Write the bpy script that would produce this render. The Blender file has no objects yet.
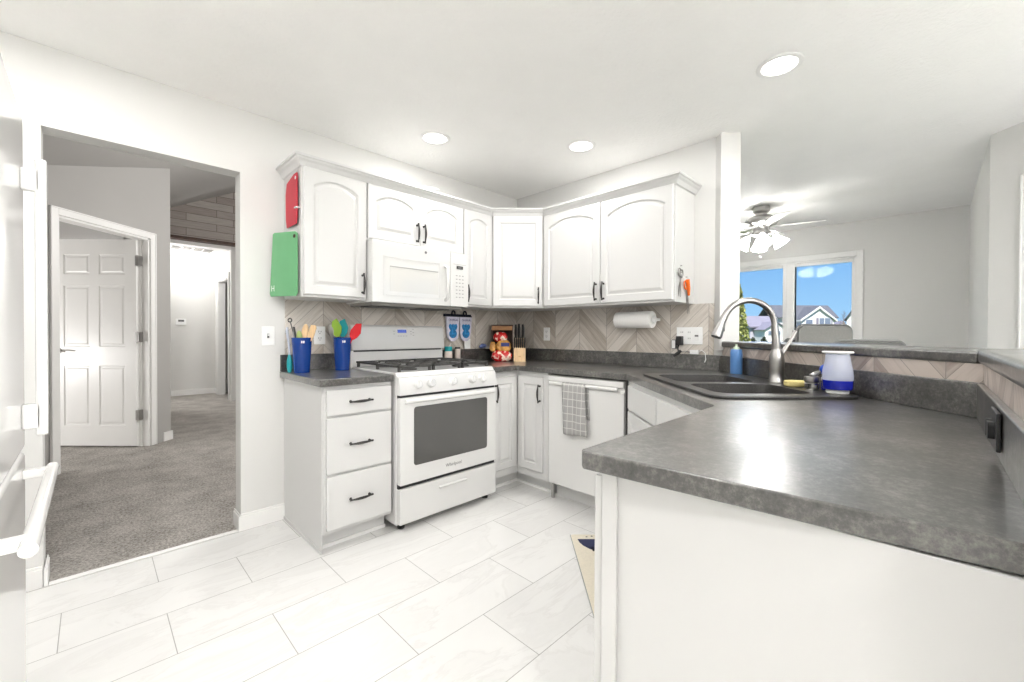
import bpy, bmesh, math, random
from mathutils import Vector, Matrix

SC = bpy.context.scene
COL = SC.collection
PI = math.pi
R = math.radians
random.seed(7)

# ------------------------------------------------------------------ camera
CAM = Vector((-2.8903, -2.8305, 1.1548))
FPX = 419.8112
yaw, pit, rol = R(45), -0.0097, -0.0042
fh = Vector((math.cos(yaw), math.sin(yaw), 0)); r0 = Vector((math.sin(yaw), -math.cos(yaw), 0)); zz = Vector((0, 0, 1))
fw = fh*math.cos(pit) + zz*math.sin(pit); u1 = -fh*math.sin(pit) + zz*math.cos(pit)
ri = r0*math.cos(rol) - u1*math.sin(rol); up = r0*math.sin(rol) + u1*math.cos(rol)
cd = bpy.data.cameras.new('camera'); cam = bpy.data.objects.new('camera', cd); COL.objects.link(cam)
cam.matrix_world = Matrix(((ri.x, up.x, -fw.x, CAM.x), (ri.y, up.y, -fw.y, CAM.y), (ri.z, up.z, -fw.z, CAM.z), (0, 0, 0, 1)))
cd.sensor_fit = 'HORIZONTAL'; cd.sensor_width = 36.0; cd.lens = FPX/1024*36.0
cd.shift_x = 0.0; cd.shift_y = (337.1935-341.0)/1024
cd.clip_start = 0.02; cd.clip_end = 400
SC.camera = cam

# ------------------------------------------------------------------ world, sun, exposure
SC.view_settings.view_transform = 'Standard'; SC.view_settings.look = 'None'
SC.view_settings.gamma = 1.0; SC.view_settings.use_curve_mapping = False
SC.view_settings.exposure = 1.14
W = bpy.data.worlds.new('sky'); SC.world = W; W.use_nodes = True
nt = W.node_tree; nt.nodes.clear()
tc = nt.nodes.new('ShaderNodeTexCoord'); sep = nt.nodes.new('ShaderNodeSeparateXYZ')
ramp = nt.nodes.new('ShaderNodeValToRGB'); bg = nt.nodes.new('ShaderNodeBackground'); wo = nt.nodes.new('ShaderNodeOutputWorld')
nt.links.new(tc.outputs['Generated'], sep.inputs[0]); nt.links.new(sep.outputs['Z'], ramp.inputs[0])
nt.links.new(ramp.outputs[0], bg.inputs[0]); nt.links.new(bg.outputs[0], wo.inputs[0])
cr = ramp.color_ramp
cr.elements[0].position = 0.0; cr.elements[0].color = (0.42, 0.66, 0.95, 1)
cr.elements[1].position = 0.22; cr.elements[1].color = (0.155, 0.42, 0.88, 1)
e = cr.elements.new(0.05); e.color = (0.33, 0.62, 0.95, 1)
e = cr.elements.new(0.9); e.color = (0.10, 0.30, 0.75, 1)
bg.inputs[1].default_value = 0.475

def lamp(name, kind, loc, power, color=(1, 1, 1), size=0.1, rot=(0, 0, 0), parent=None, **kw):
    l = bpy.data.lights.new(name, kind); l.energy = power; l.color = color
    if kind == 'AREA': l.shape = 'DISK'; l.size = size
    elif kind in ('POINT', 'SPOT'): l.shadow_soft_size = size
    for k, v in kw.items(): setattr(l, k, v)
    o = bpy.data.objects.new(name, l); o.location = loc; o.rotation_euler = rot; COL.objects.link(o)
    if parent: o.parent = parent
    return o
sun = lamp('sun', 'SUN', (-20, -20, 30), 4.4, (1.0, 0.96, 0.9), rot=(R(38), 0, R(-65)))
sun.data.angle = R(1.0)

CAN_W = 3.0       # each recessed ceiling lamp
WARM = (1.0, 0.988, 0.975)

# ------------------------------------------------------------------ materials
def newmat(name):
    m = bpy.data.materials.new(name); m.use_nodes = True
    t = m.node_tree; b = t.nodes['Principled BSDF']
    return m, t, b
def N(t, k, **kw):
    n = t.nodes.new(k)
    for a, v in kw.items(): setattr(n, a, v)
    return n
def mat(name, col, rough=0.5, metal=0.0, var=0.0, scale=20.0, bump=0.0, bscale=None, coat=0.0, spec=None, emit=None, estr=0.0, trans=0.0, stretch=(1, 1, 1), detail=4.0):
    m, t, b = newmat(name)
    b.inputs['Base Color'].default_value = (*col, 1); b.inputs['Roughness'].default_value = rough
    b.inputs['Metallic'].default_value = metal; b.inputs['Coat Weight'].default_value = coat
    if spec is not None: b.inputs['Specular IOR Level'].default_value = spec
    if trans: b.inputs['Transmission Weight'].default_value = trans
    if emit: b.inputs['Emission Color'].default_value = (*emit, 1); b.inputs['Emission Strength'].default_value = estr
    tcn = N(t, 'ShaderNodeTexCoord'); mp = N(t, 'ShaderNodeMapping'); mp.inputs['Scale'].default_value = stretch
    t.links.new(tcn.outputs['Object'], mp.inputs[0])
    nz = N(t, 'ShaderNodeTexNoise'); nz.inputs['Scale'].default_value = scale; nz.inputs['Detail'].default_value = detail
    t.links.new(mp.outputs[0], nz.inputs['Vector'])
    if var:
        rp = N(t, 'ShaderNodeValToRGB'); c = rp.color_ramp
        c.elements[0].position = 0.3; c.elements[1].position = 0.7
        c.elements[0].color = (*[max(0, x*(1-var)) for x in col], 1); c.elements[1].color = (*[min(1, x*(1+var)) for x in col], 1)
        t.links.new(nz.outputs['Fac'], rp.inputs[0]); t.links.new(rp.outputs[0], b.inputs['Base Color'])
    if bump:
        n2 = N(t, 'ShaderNodeTexNoise'); n2.inputs['Scale'].default_value = bscale or scale; n2.inputs['Detail'].default_value = 3
        t.links.new(mp.outputs[0], n2.inputs['Vector'])
        bp = N(t, 'ShaderNodeBump'); bp.inputs['Strength'].default_value = bump; bp.inputs['Distance'].default_value = 0.01
        t.links.new(n2.outputs['Fac'], bp.inputs['Height']); t.links.new(bp.outputs[0], b.inputs['Normal'])
    return m

def twotone(name, a, b_, scale):
    m = mat(name, a, 0.25, coat=0.5, bump=0.5, bscale=22, var=0.3, scale=scale)
    t = m.node_tree; rp = [n for n in t.nodes if n.type == 'VALTORGB'][0].color_ramp
    rp.elements[0].position = 0.44; rp.elements[0].color = (*a, 1); rp.elements[1].position = 0.60; rp.elements[1].color = (*b_, 1)
    e = rp.elements.new(0.52); e.color = (*a, 1)
    return m
WALL = mat('wall_paint', (0.74, 0.732, 0.708), 0.7, var=0.01, scale=3, bump=0.05, bscale=120)
WALLK = mat('kitchen_wall_paint', (0.735, 0.73, 0.71), 0.7, var=0.01, scale=3, bump=0.05, bscale=120)
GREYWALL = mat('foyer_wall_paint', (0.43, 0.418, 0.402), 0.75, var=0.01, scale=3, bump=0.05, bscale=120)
CEIL = mat('ceiling_texture', (0.93, 0.922, 0.90), 0.85, var=0.01, scale=6, bump=0.35, bscale=60)
TRIM = mat('trim_paint', (0.88, 0.873, 0.855), 0.35)
CABW = mat('cabinet_paint', (0.655, 0.651, 0.64), 0.32, coat=0.1)
GAP = mat('dark_gap', (0.10, 0.095, 0.09), 0.8)
APPL = mat('appliance_enamel', (0.73, 0.726, 0.712), 0.16, coat=0.3)
FRIDGE = mat('fridge_gloss', (0.88, 0.875, 0.86), 0.18, coat=0.35)
BLACKM = mat('handle_bronze', (0.045, 0.042, 0.04), 0.38, metal=0.6)
IRON = mat('cast_iron', (0.06, 0.058, 0.055), 0.6, var=0.3, scale=60)
BLACKP = mat('black_plastic', (0.015, 0.015, 0.016), 0.4)
STEEL = mat('brushed_steel', (0.36, 0.35, 0.34), 0.28, metal=1.0, bump=0.03, bscale=200, stretch=(1, 1, 8))
NICKEL = mat('nickel', (0.42, 0.41, 0.40), 0.3, metal=1.0)
OVENGL = mat('oven_glass', (0.10, 0.098, 0.095), 0.06, coat=0.5)
MWGL = mat('microwave_window', (0.70, 0.69, 0.66), 0.05, coat=1.0)
PLATE = mat('outlet_plastic', (0.87, 0.87, 0.86), 0.35)
SLOT = mat('slot_dark', (0.12, 0.12, 0.12), 0.6)
WHITEP = mat('white_plastic', (0.85, 0.85, 0.84), 0.4)
PAPER = mat('paper_towel', (0.88, 0.87, 0.85), 0.9, bump=0.3, bscale=90)
BLUE = mat('blue_plastic', (0.002, 0.045, 0.27), 0.22, coat=0.2)
WOODL = mat('pale_wood', (0.72, 0.50, 0.28), 0.5, var=0.15, scale=14, stretch=(6, 6, 1))
WOODM = mat('brown_wood', (0.36, 0.17, 0.06), 0.5, var=0.3, scale=14, stretch=(1, 6, 6))
WOODD = mat('dark_wood', (0.06, 0.025, 0.012), 0.5, var=0.3, scale=14)
TEAL = mat('teal_silicone', (0.01, 0.33, 0.36), 0.4)
LIME = mat('lime_silicone', (0.30, 0.50, 0.05), 0.4)
SAGE = mat('olive_green', (0.34, 0.42, 0.14), 0.45)
RED = mat('red_silicone', (0.62, 0.012, 0.02), 0.35)
REDB = mat('red_board', (0.52, 0.008, 0.03), 0.45)
GREENB = mat('green_board', (0.155, 0.42, 0.20), 0.42, var=0.03, scale=10)
SINKM = mat('sink_composite', (0.042, 0.040, 0.038), 0.30, var=0.5, scale=260, detail=2)
BREAD = mat('bread_bag_orange', (0.80, 0.33, 0.08), 0.25, var=0.6, scale=22, coat=0.5, bump=0.4, bscale=20)
REDBAG = twotone('red_snack_bag', (0.55, 0.012, 0.012), (0.80, 0.62, 0.50), 26)
NAVY = mat('navy_print', (0.02, 0.03, 0.16), 0.5)
ORANGE = mat('orange_handle', (0.85, 0.16, 0.015), 0.4)
BOTTLE = mat('blue_bottle', (0.10, 0.25, 0.55), 0.3, coat=0.3, bump=0.02)
SPONGE = mat('yellow_sponge', (0.78, 0.66, 0.28), 0.9, bump=0.5, bscale=90)
LIQ = mat('blue_liquid', (0.004, 0.012, 0.34), 0.12, coat=0.6)
CHROME = mat('chrome', (0.75, 0.75, 0.74), 0.15, metal=1.0)
STOOLF = mat('stool_grey', (0.24, 0.235, 0.22), 0.6, var=0.06, scale=80, bump=0.05, bscale=200)
STOOLE = mat('stool_edge', (0.20, 0.197, 0.19), 0.5)
DARKC = mat('stool_dark', (0.08, 0.078, 0.075), 0.6)
LAMPGL = mat('lamp_lens', (0.9, 0.9, 0.88), 0.5, emit=(1, 0.98, 0.95), estr=2.0)
SHADEM = mat('frosted_shade', (0.95, 0.95, 0.93), 0.4, emit=(1, 0.985, 0.96), estr=12.0)
DOME = mat('dome_glass', (0.9, 0.9, 0.88), 0.4, emit=(1, 0.98, 0.95), estr=1.4)
BLADE = mat('fan_blade', (0.82, 0.81, 0.79), 0.35)
VENT = mat('vent_shadow', (0.30, 0.29, 0.27), 0.8)
DISP = mat('display', (0.01, 0.015, 0.10), 0.2, emit=(0.15, 0.25, 0.9), estr=0.25)
GREYP = mat('grey_print', (0.35, 0.35, 0.34), 0.5)
GREYMARK = mat('mark_grey', (0.16, 0.16, 0.16), 0.5)
MITTW = mat('mitt_fabric', (0.66, 0.64, 0.74), 0.85, var=0.12, scale=40)
MITTB = mat('mitt_blue', (0.03, 0.22, 0.50), 0.85, var=0.5, scale=60)
MITTD = mat('mitt_binding', (0.01, 0.01, 0.025), 0.8)
RUGC = mat('rug_cream', (0.74, 0.68, 0.56), 0.9, var=0.05, scale=90)
RUGN = mat('rug_navy', (0.035, 0.04, 0.10), 0.9)
RUGK = mat('rug_black', (0.02, 0.02, 0.02), 0.9)
PINK = mat('pale_jar', (0.72, 0.62, 0.56), 0.5)
HOUSEW = mat('siding_white', (0.62, 0.62, 0.62), 0.8, var=0.02, scale=2)
HOUSEG = mat('siding_grey', (0.38, 0.37, 0.42), 0.8, var=0.03, scale=2)
ROOFM = mat('shingles', (0.10, 0.105, 0.125), 0.9, var=0.15, scale=3)
ROOF2 = mat('shingles_mauve', (0.20, 0.19, 0.24), 0.9, var=0.15, scale=3)
HGLASS = mat('house_glass', (0.16, 0.19, 0.25), 0.15)
GRASS = mat('lawn', (0.12, 0.17, 0.05), 0.95, var=0.3, scale=2)
LEAF = mat('conifer_leaf', (0.27, 0.29, 0.09), 0.9, var=0.5, scale=5)
LEAFD = mat('hedge_leaf', (0.035, 0.05, 0.025), 0.9, var=0.4, scale=3)
BARK = mat('bark', (0.16, 0.13, 0.11), 0.9)

def laminate():
    m, t, b = newmat('dark_laminate')
    tcn = N(t, 'ShaderNodeTexCoord')
    a = N(t, 'ShaderNodeTexNoise'); a.inputs['Scale'].default_value = 9; a.inputs['Detail'].default_value = 8; a.inputs['Roughness'].default_value = 0.7
    f = N(t, 'ShaderNodeTexNoise'); f.inputs['Scale'].default_value = 75; f.inputs['Detail'].default_value = 6; f.inputs['Roughness'].default_value = 0.8
    t.links.new(tcn.outputs['Object'], a.inputs['Vector']); t.links.new(tcn.outputs['Object'], f.inputs['Vector'])
    mx = N(t, 'ShaderNodeMix', data_type='FLOAT'); mx.inputs[0].default_value = 0.55
    t.links.new(a.outputs['Fac'], mx.inputs[2]); t.links.new(f.outputs['Fac'], mx.inputs[3])
    rp = N(t, 'ShaderNodeValToRGB'); c = rp.color_ramp
    c.elements[0].position = 0.38; c.elements[0].color = (0.028, 0.027, 0.025, 1)
    c.elements[1].position = 0.68; c.elements[1].color = (0.24, 0.23, 0.21, 1)
    e = c.elements.new(0.5); e.color = (0.072, 0.069, 0.064, 1)
    t.links.new(mx.outputs[0], rp.inputs[0]); t.links.new(rp.outputs[0], b.inputs['Base Color'])
    b.inputs['Roughness'].default_value = 0.28
    b.inputs['Specular IOR Level'].default_value = 0.6; b.inputs['Coat Weight'].default_value = 0.9; b.inputs['Coat Roughness'].default_value = 0.24; b.inputs['Coat IOR'].default_value = 1.6
    return m
LAM = laminate()

def floor_tile():
    m, t, b = newmat('marble_tile')
    tcn = N(t, 'ShaderNodeTexCoord'); mp = N(t, 'ShaderNodeMapping')
    mp.inputs['Location'].default_value = (2.984+0.61*4, 0.0, 0)     # joint at x=-2.984 in row y -.62..-.315
    mp.vector_type = 'POINT'
    t.links.new(tcn.outputs['Object'], mp.inputs[0])
    bk = N(t, 'ShaderNodeTexBrick'); bk.offset = 0.5; bk.offset_frequency = 2; bk.squash = 1.0
    bk.inputs['Scale'].default_value = 1.0; bk.inputs['Brick Width'].default_value = 0.612; bk.inputs['Row Height'].default_value = 0.305
    bk.inputs['Mortar Size'].default_value = 0.0016; bk.inputs['Mortar Smooth'].default_value = 0.1
    mp.inputs['Location'].default_value = (2.984+0.612*4.5, 0.015+0.305*16, 0)
    t.links.new(mp.outputs[0], bk.inputs['Vector'])
    bk.inputs['Color1'].default_value = (0, 0, 0, 1); bk.inputs['Color2'].default_value = (1, 1, 1, 1)
    # veins: stretched, tile to tile shifted by the brick colour
    cmb = N(t, 'ShaderNodeVectorMath', operation='MULTIPLY_ADD'); cmb.inputs[1].default_value = (7, 3, 5)
    t.links.new(bk.outputs['Color'], cmb.inputs[0]); 
    rot = N(t, 'ShaderNodeMapping'); rot.inputs['Rotation'].default_value = (0, 0, R(24)); rot.inputs['Scale'].default_value = (0.9, 2.6, 1)
    t.links.new(mp.outputs[0], rot.inputs[0]); t.links.new(rot.outputs[0], cmb.inputs[2])
    n1 = N(t, 'ShaderNodeTexNoise'); n1.inputs['Scale'].default_value = 1.9; n1.inputs['Detail'].default_value = 9; n1.inputs['Roughness'].default_value = 0.62; n1.inputs['Distortion'].default_value = 0.9
    t.links.new(cmb.outputs[0], n1.inputs['Vector'])
    rp = N(t, 'ShaderNodeValToRGB'); c = rp.color_ramp
    c.elements[0].position = 0.30; c.elements[0].color = (0.78, 0.774, 0.757, 1)
    c.elements[1].position = 0.72; c.elements[1].color = (0.78, 0.772, 0.755, 1)
    for p, col in ((0.47, (0.765, 0.757, 0.741, 1)), (0.50, (0.71, 0.70, 0.682, 1)), (0.53, (0.75, 0.742, 0.726, 1)), (0.62, (0.73, 0.722, 0.705, 1))):
        e = c.elements.new(p); e.color = col
    t.links.new(n1.outputs['Fac'], rp.inputs[0])
    mx = N(t, 'ShaderNodeMix', data_type='RGBA'); t.links.new(bk.outputs['Fac'], mx.inputs[0])
    t.links.new(rp.outputs[0], mx.inputs[6]); mx.inputs[7].default_value = (0.36, 0.35, 0.33, 1)
    t.links.new(mx.outputs[2], b.inputs['Base Color'])
    b.inputs['Roughness'].default_value = 0.33
    return m
TILE = floor_tile()

def chevron(name, phase, w=0.26, p=0.098, c0=(0.40, 0.345, 0.29), c1=(0.66, 0.615, 0.56)):
    """wood-look tiles: columns w wide, planks at 45 degrees, mirrored in every other column; u = local x, v = local z"""
    m, t, b = newmat(name)
    tcn = N(t, 'ShaderNodeTexCoord'); sp = N(t, 'ShaderNodeSeparateXYZ'); t.links.new(tcn.outputs['Object'], sp.inputs[0])
    def mth(op, a, bb=None, c=None):
        n = N(t, 'ShaderNodeMath', operation=op)
        for i, x in enumerate((a, bb, c)):
            if x is None: continue
            if isinstance(x, (int, float)): n.inputs[i].default_value = x
            else: t.links.new(x, n.inputs[i])
        return n.outputs[0]
    u = mth('SUBTRACT', sp.outputs['X'], phase)
    colf = mth('DIVIDE', u, w); ci = mth('FLOOR', colf)
    tri = mth('PINGPONG', u, w)                       # distance from the nearest peak column line
    v = mth('ADD', sp.outputs['Z'], tri)
    pl = mth('DIVIDE', v, p); pidx = mth('FLOOR', pl); fr = mth('FRACT', pl)
    fc = mth('FRACT', colf)
    l1 = mth('LESS_THAN', fr, 0.030); l2 = mth('LESS_THAN', fc, 0.011)
    line = mth('MAXIMUM', l1, l2)
    cb = N(t, 'ShaderNodeCombineXYZ'); t.links.new(ci, cb.inputs[0]); t.links.new(pidx, cb.inputs[1])
    wn = N(t, 'ShaderNodeTexWhiteNoise', noise_dimensions='3D'); t.links.new(cb.outputs[0], wn.inputs['Vector'])
    # grain runs along the plank: coordinate across the plank fine, along it coarse
    al = mth('SUBTRACT', sp.outputs['Z'], tri)
    g = N(t, 'ShaderNodeCombineXYZ'); t.links.new(mth('MULTIPLY', v, 45.0), g.inputs[0]); t.links.new(mth('MULTIPLY', al, 3.5), g.inputs[1]); t.links.new(mth('MULTIPLY', wn.outputs['Value'], 30.0), g.inputs[2])
    gn = N(t, 'ShaderNodeTexNoise'); gn.inputs['Scale'].default_value = 1.0; gn.inputs['Detail'].default_value = 5; gn.inputs['Roughness'].default_value = 0.6
    t.links.new(g.outputs[0], gn.inputs['Vector'])
    f = mth('ADD', mth('MULTIPLY', wn.outputs['Value'], 0.42), mth('MULTIPLY', gn.outputs['Fac'], 0.85))
    rp = N(t, 'ShaderNodeValToRGB'); c = rp.color_ramp
    c.elements[0].position = 0.36; c.elements[0].color = (*c0, 1); c.elements[1].position = 0.80; c.elements[1].color = (*c1, 1)
    t.links.new(f, rp.inputs[0])
    mx = N(t, 'ShaderNodeMix', data_type='RGBA'); t.links.new(line, mx.inputs[0]); t.links.new(rp.outputs[0], mx.inputs[6]); mx.inputs[7].default_value = (0.26, 0.235, 0.21, 1)
    t.links.new(mx.outputs[2], b.inputs['Base Color']); b.inputs['Roughness'].default_value = 0.42
    bp = N(t, 'ShaderNodeBump'); bp.inputs['Strength'].default_value = 0.3; bp.inputs['Distance'].default_value = 0.002; bp.invert = True
    t.links.new(line, bp.inputs['Height']); t.links.new(bp.outputs[0], b.inputs['Normal'])
    return m
# the two wall pieces use their own local frames
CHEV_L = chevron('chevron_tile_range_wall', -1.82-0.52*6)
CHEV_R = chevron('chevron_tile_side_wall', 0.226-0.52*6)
CHEV_K_SHADE = chevron('chevron_tile_knee_shaded', 0.11-0.52*12, c0=(0.33, 0.27, 0.235), c1=(0.56, 0.49, 0.44))  # darker tile colours hold the shade under the bar overhang

def plank_tile():
    m, t, b = newmat('plank_tile')
    tcn = N(t, 'ShaderNodeTexCoord'); mp = N(t, 'ShaderNodeMapping'); mp.inputs['Rotation'].default_value = (R(-90), 0, 0)
    t.links.new(tcn.outputs['Object'], mp.inputs[0])
    bk = N(t, 'ShaderNodeTexBrick'); bk.offset = 0.37; bk.inputs['Scale'].default_value = 1.0
    bk.inputs['Brick Width'].default_value = 0.62; bk.inputs['Row Height'].default_value = 0.115; bk.inputs['Mortar Size'].default_value = 0.004
    bk.inputs['Color1'].default_value = (0.42, 0.36, 0.32, 1); bk.inputs['Color2'].default_value = (0.58, 0.53, 0.49, 1); bk.inputs['Mortar'].default_value = (0.20, 0.17, 0.15, 1)
    t.links.new(mp.outputs[0], bk.inputs['Vector'])
    nz = N(t, 'ShaderNodeTexNoise'); nz.inputs['Scale'].default_value = 6; nz.inputs['Detail'].default_value = 5
    m2 = N(t, 'ShaderNodeMapping'); m2.inputs['Scale'].default_value = (1, 1, 12); t.links.new(tcn.outputs['Object'], m2.inputs[0]); t.links.new(m2.outputs[0], nz.inputs['Vector'])
    mx = N(t, 'ShaderNodeMix', data_type='RGBA', blend_type='MULTIPLY'); mx.inputs[0].default_value = 0.5
    t.links.new(bk.outputs['Color'], mx.inputs[6]); t.links.new(nz.outputs['Fac'], mx.inputs[7]); t.links.new(mx.outputs[2], b.inputs['Base Color'])
    b.inputs['Roughness'].default_value = 0.6
    return m
PLANK = plank_tile()

def carpet_mat():
    m, t, b = newmat('carpet_pile')
    tcn = N(t, 'ShaderNodeTexCoord')
    n1 = N(t, 'ShaderNodeTexNoise'); n1.inputs['Scale'].default_value = 75; n1.inputs['Detail'].default_value = 6; n1.inputs['Roughness'].default_value = 0.75
    n2 = N(t, 'ShaderNodeTexNoise'); n2.inputs['Scale'].default_value = 5; n2.inputs['Detail'].default_value = 4
    for n in (n1, n2): t.links.new(tcn.outputs['Object'], n.inputs['Vector'])
    mx = N(t, 'ShaderNodeMix', data_type='FLOAT'); mx.inputs[0].default_value = 0.22
    t.links.new(n1.outputs['Fac'], mx.inputs[2]); t.links.new(n2.outputs['Fac'], mx.inputs[3])
    rp = N(t, 'ShaderNodeValToRGB'); c = rp.color_ramp
    c.elements[0].position = 0.36; c.elements[0].color = (0.19, 0.17, 0.15, 1); c.elements[1].position = 0.62; c.elements[1].color = (0.68, 0.645, 0.60, 1)
    t.links.new(mx.outputs[0], rp.inputs[0]); t.links.new(rp.outputs[0], b.inputs['Base Color']); b.inputs['Roughness'].default_value = 1.0
    b.inputs['Specular IOR Level'].default_value = 0.1
    bp = N(t, 'ShaderNodeBump'); bp.inputs['Strength'].default_value = 1.0; bp.inputs['Distance'].default_value = 0.02
    t.links.new(mx.outputs[0], bp.inputs['Height']); t.links.new(bp.outputs[0], b.inputs['Normal'])
    return m
CARPET = carpet_mat()

def plaid():
    m, t, b = newmat('plaid_cloth')
    tcn = N(t, 'ShaderNodeTexCoord'); sp = N(t, 'ShaderNodeSeparateXYZ'); t.links.new(tcn.outputs['Object'], sp.inputs[0])
    outs = []
    for ax, per in (('X', 0.036), ('Z', 0.048)):
        a = N(t, 'ShaderNodeMath', operation='DIVIDE'); t.links.new(sp.outputs[ax], a.inputs[0]); a.inputs[1].default_value = per
        f = N(t, 'ShaderNodeMath', operation='FRACT'); t.links.new(a.outputs[0], f.inputs[0])
        l = N(t, 'ShaderNodeMath', operation='LESS_THAN'); t.links.new(f.outputs[0], l.inputs[0]); l.inputs[1].default_value = 0.11; outs.append(l)
    mxx = N(t, 'ShaderNodeMath', operation='MAXIMUM'); t.links.new(outs[0].outputs[0], mxx.inputs[0]); t.links.new(outs[1].outputs[0], mxx.inputs[1])
    mx = N(t, 'ShaderNodeMix', data_type='RGBA'); t.links.new(mxx.outputs[0], mx.inputs[0])
    mx.inputs[6].default_value = (0.36, 0.355, 0.345, 1); mx.inputs[7].default_value = (0.58, 0.57, 0.55, 1)
    t.links.new(mx.outputs[2], b.inputs['Base Color']); b.inputs['Roughness'].default_value = 0.95
    nz = N(t, 'ShaderNodeTexNoise'); nz.inputs['Scale'].default_value = 160; t.links.new(tcn.outputs['Object'], nz.inputs['Vector'])
    bp = N(t, 'ShaderNodeBump'); bp.inputs['Strength'].default_value = 0.4; bp.inputs['Distance'].default_value = 0.003
    t.links.new(nz.outputs['Fac'], bp.inputs['Height']); t.links.new(bp.outputs[0], b.inputs['Normal'])
    return m
PLAID = plaid()

def pane_mat(name='window_glass', tint=(1, 1, 1), base=0.0):
    m = bpy.data.materials.new(name); m.use_nodes = True; t = m.node_tree; t.nodes.clear()
    o = N(t, 'ShaderNodeOutputMaterial'); tr = N(t, 'ShaderNodeBsdfTransparent'); tr.inputs[0].default_value = (*tint, 1)
    gl = N(t, 'ShaderNodeBsdfGlossy'); gl.inputs['Roughness'].default_value = 0.02; fr = N(t, 'ShaderNodeFresnel'); fr.inputs[0].default_value = 1.2
    mx = N(t, 'ShaderNodeMixShader'); t.links.new(fr.outputs[0], mx.inputs[0]); t.links.new(tr.outputs[0], mx.inputs[1]); t.links.new(gl.outputs[0], mx.inputs[2])
    t.links.new(mx.outputs[0], o.inputs[0]); return m
PANE = pane_mat()
def milky():
    m = bpy.data.materials.new('milky_plastic'); m.use_nodes = True; t = m.node_tree; b = t.nodes['Principled BSDF']; o = t.nodes['Material Output']
    b.inputs['Base Color'].default_value = (0.70, 0.74, 0.84, 1); b.inputs['Roughness'].default_value = 0.25
    tr = N(t, 'ShaderNodeBsdfTransparent'); tr.inputs[0].default_value = (0.9, 0.93, 1, 1)
    mx = N(t, 'ShaderNodeMixShader'); mx.inputs[0].default_value = 0.5
    t.links.new(tr.outputs[0], mx.inputs[1]); t.links.new(b.outputs[0], mx.inputs[2]); t.links.new(mx.outputs[0], o.inputs[0]); return m
MILKY = milky()

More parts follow.
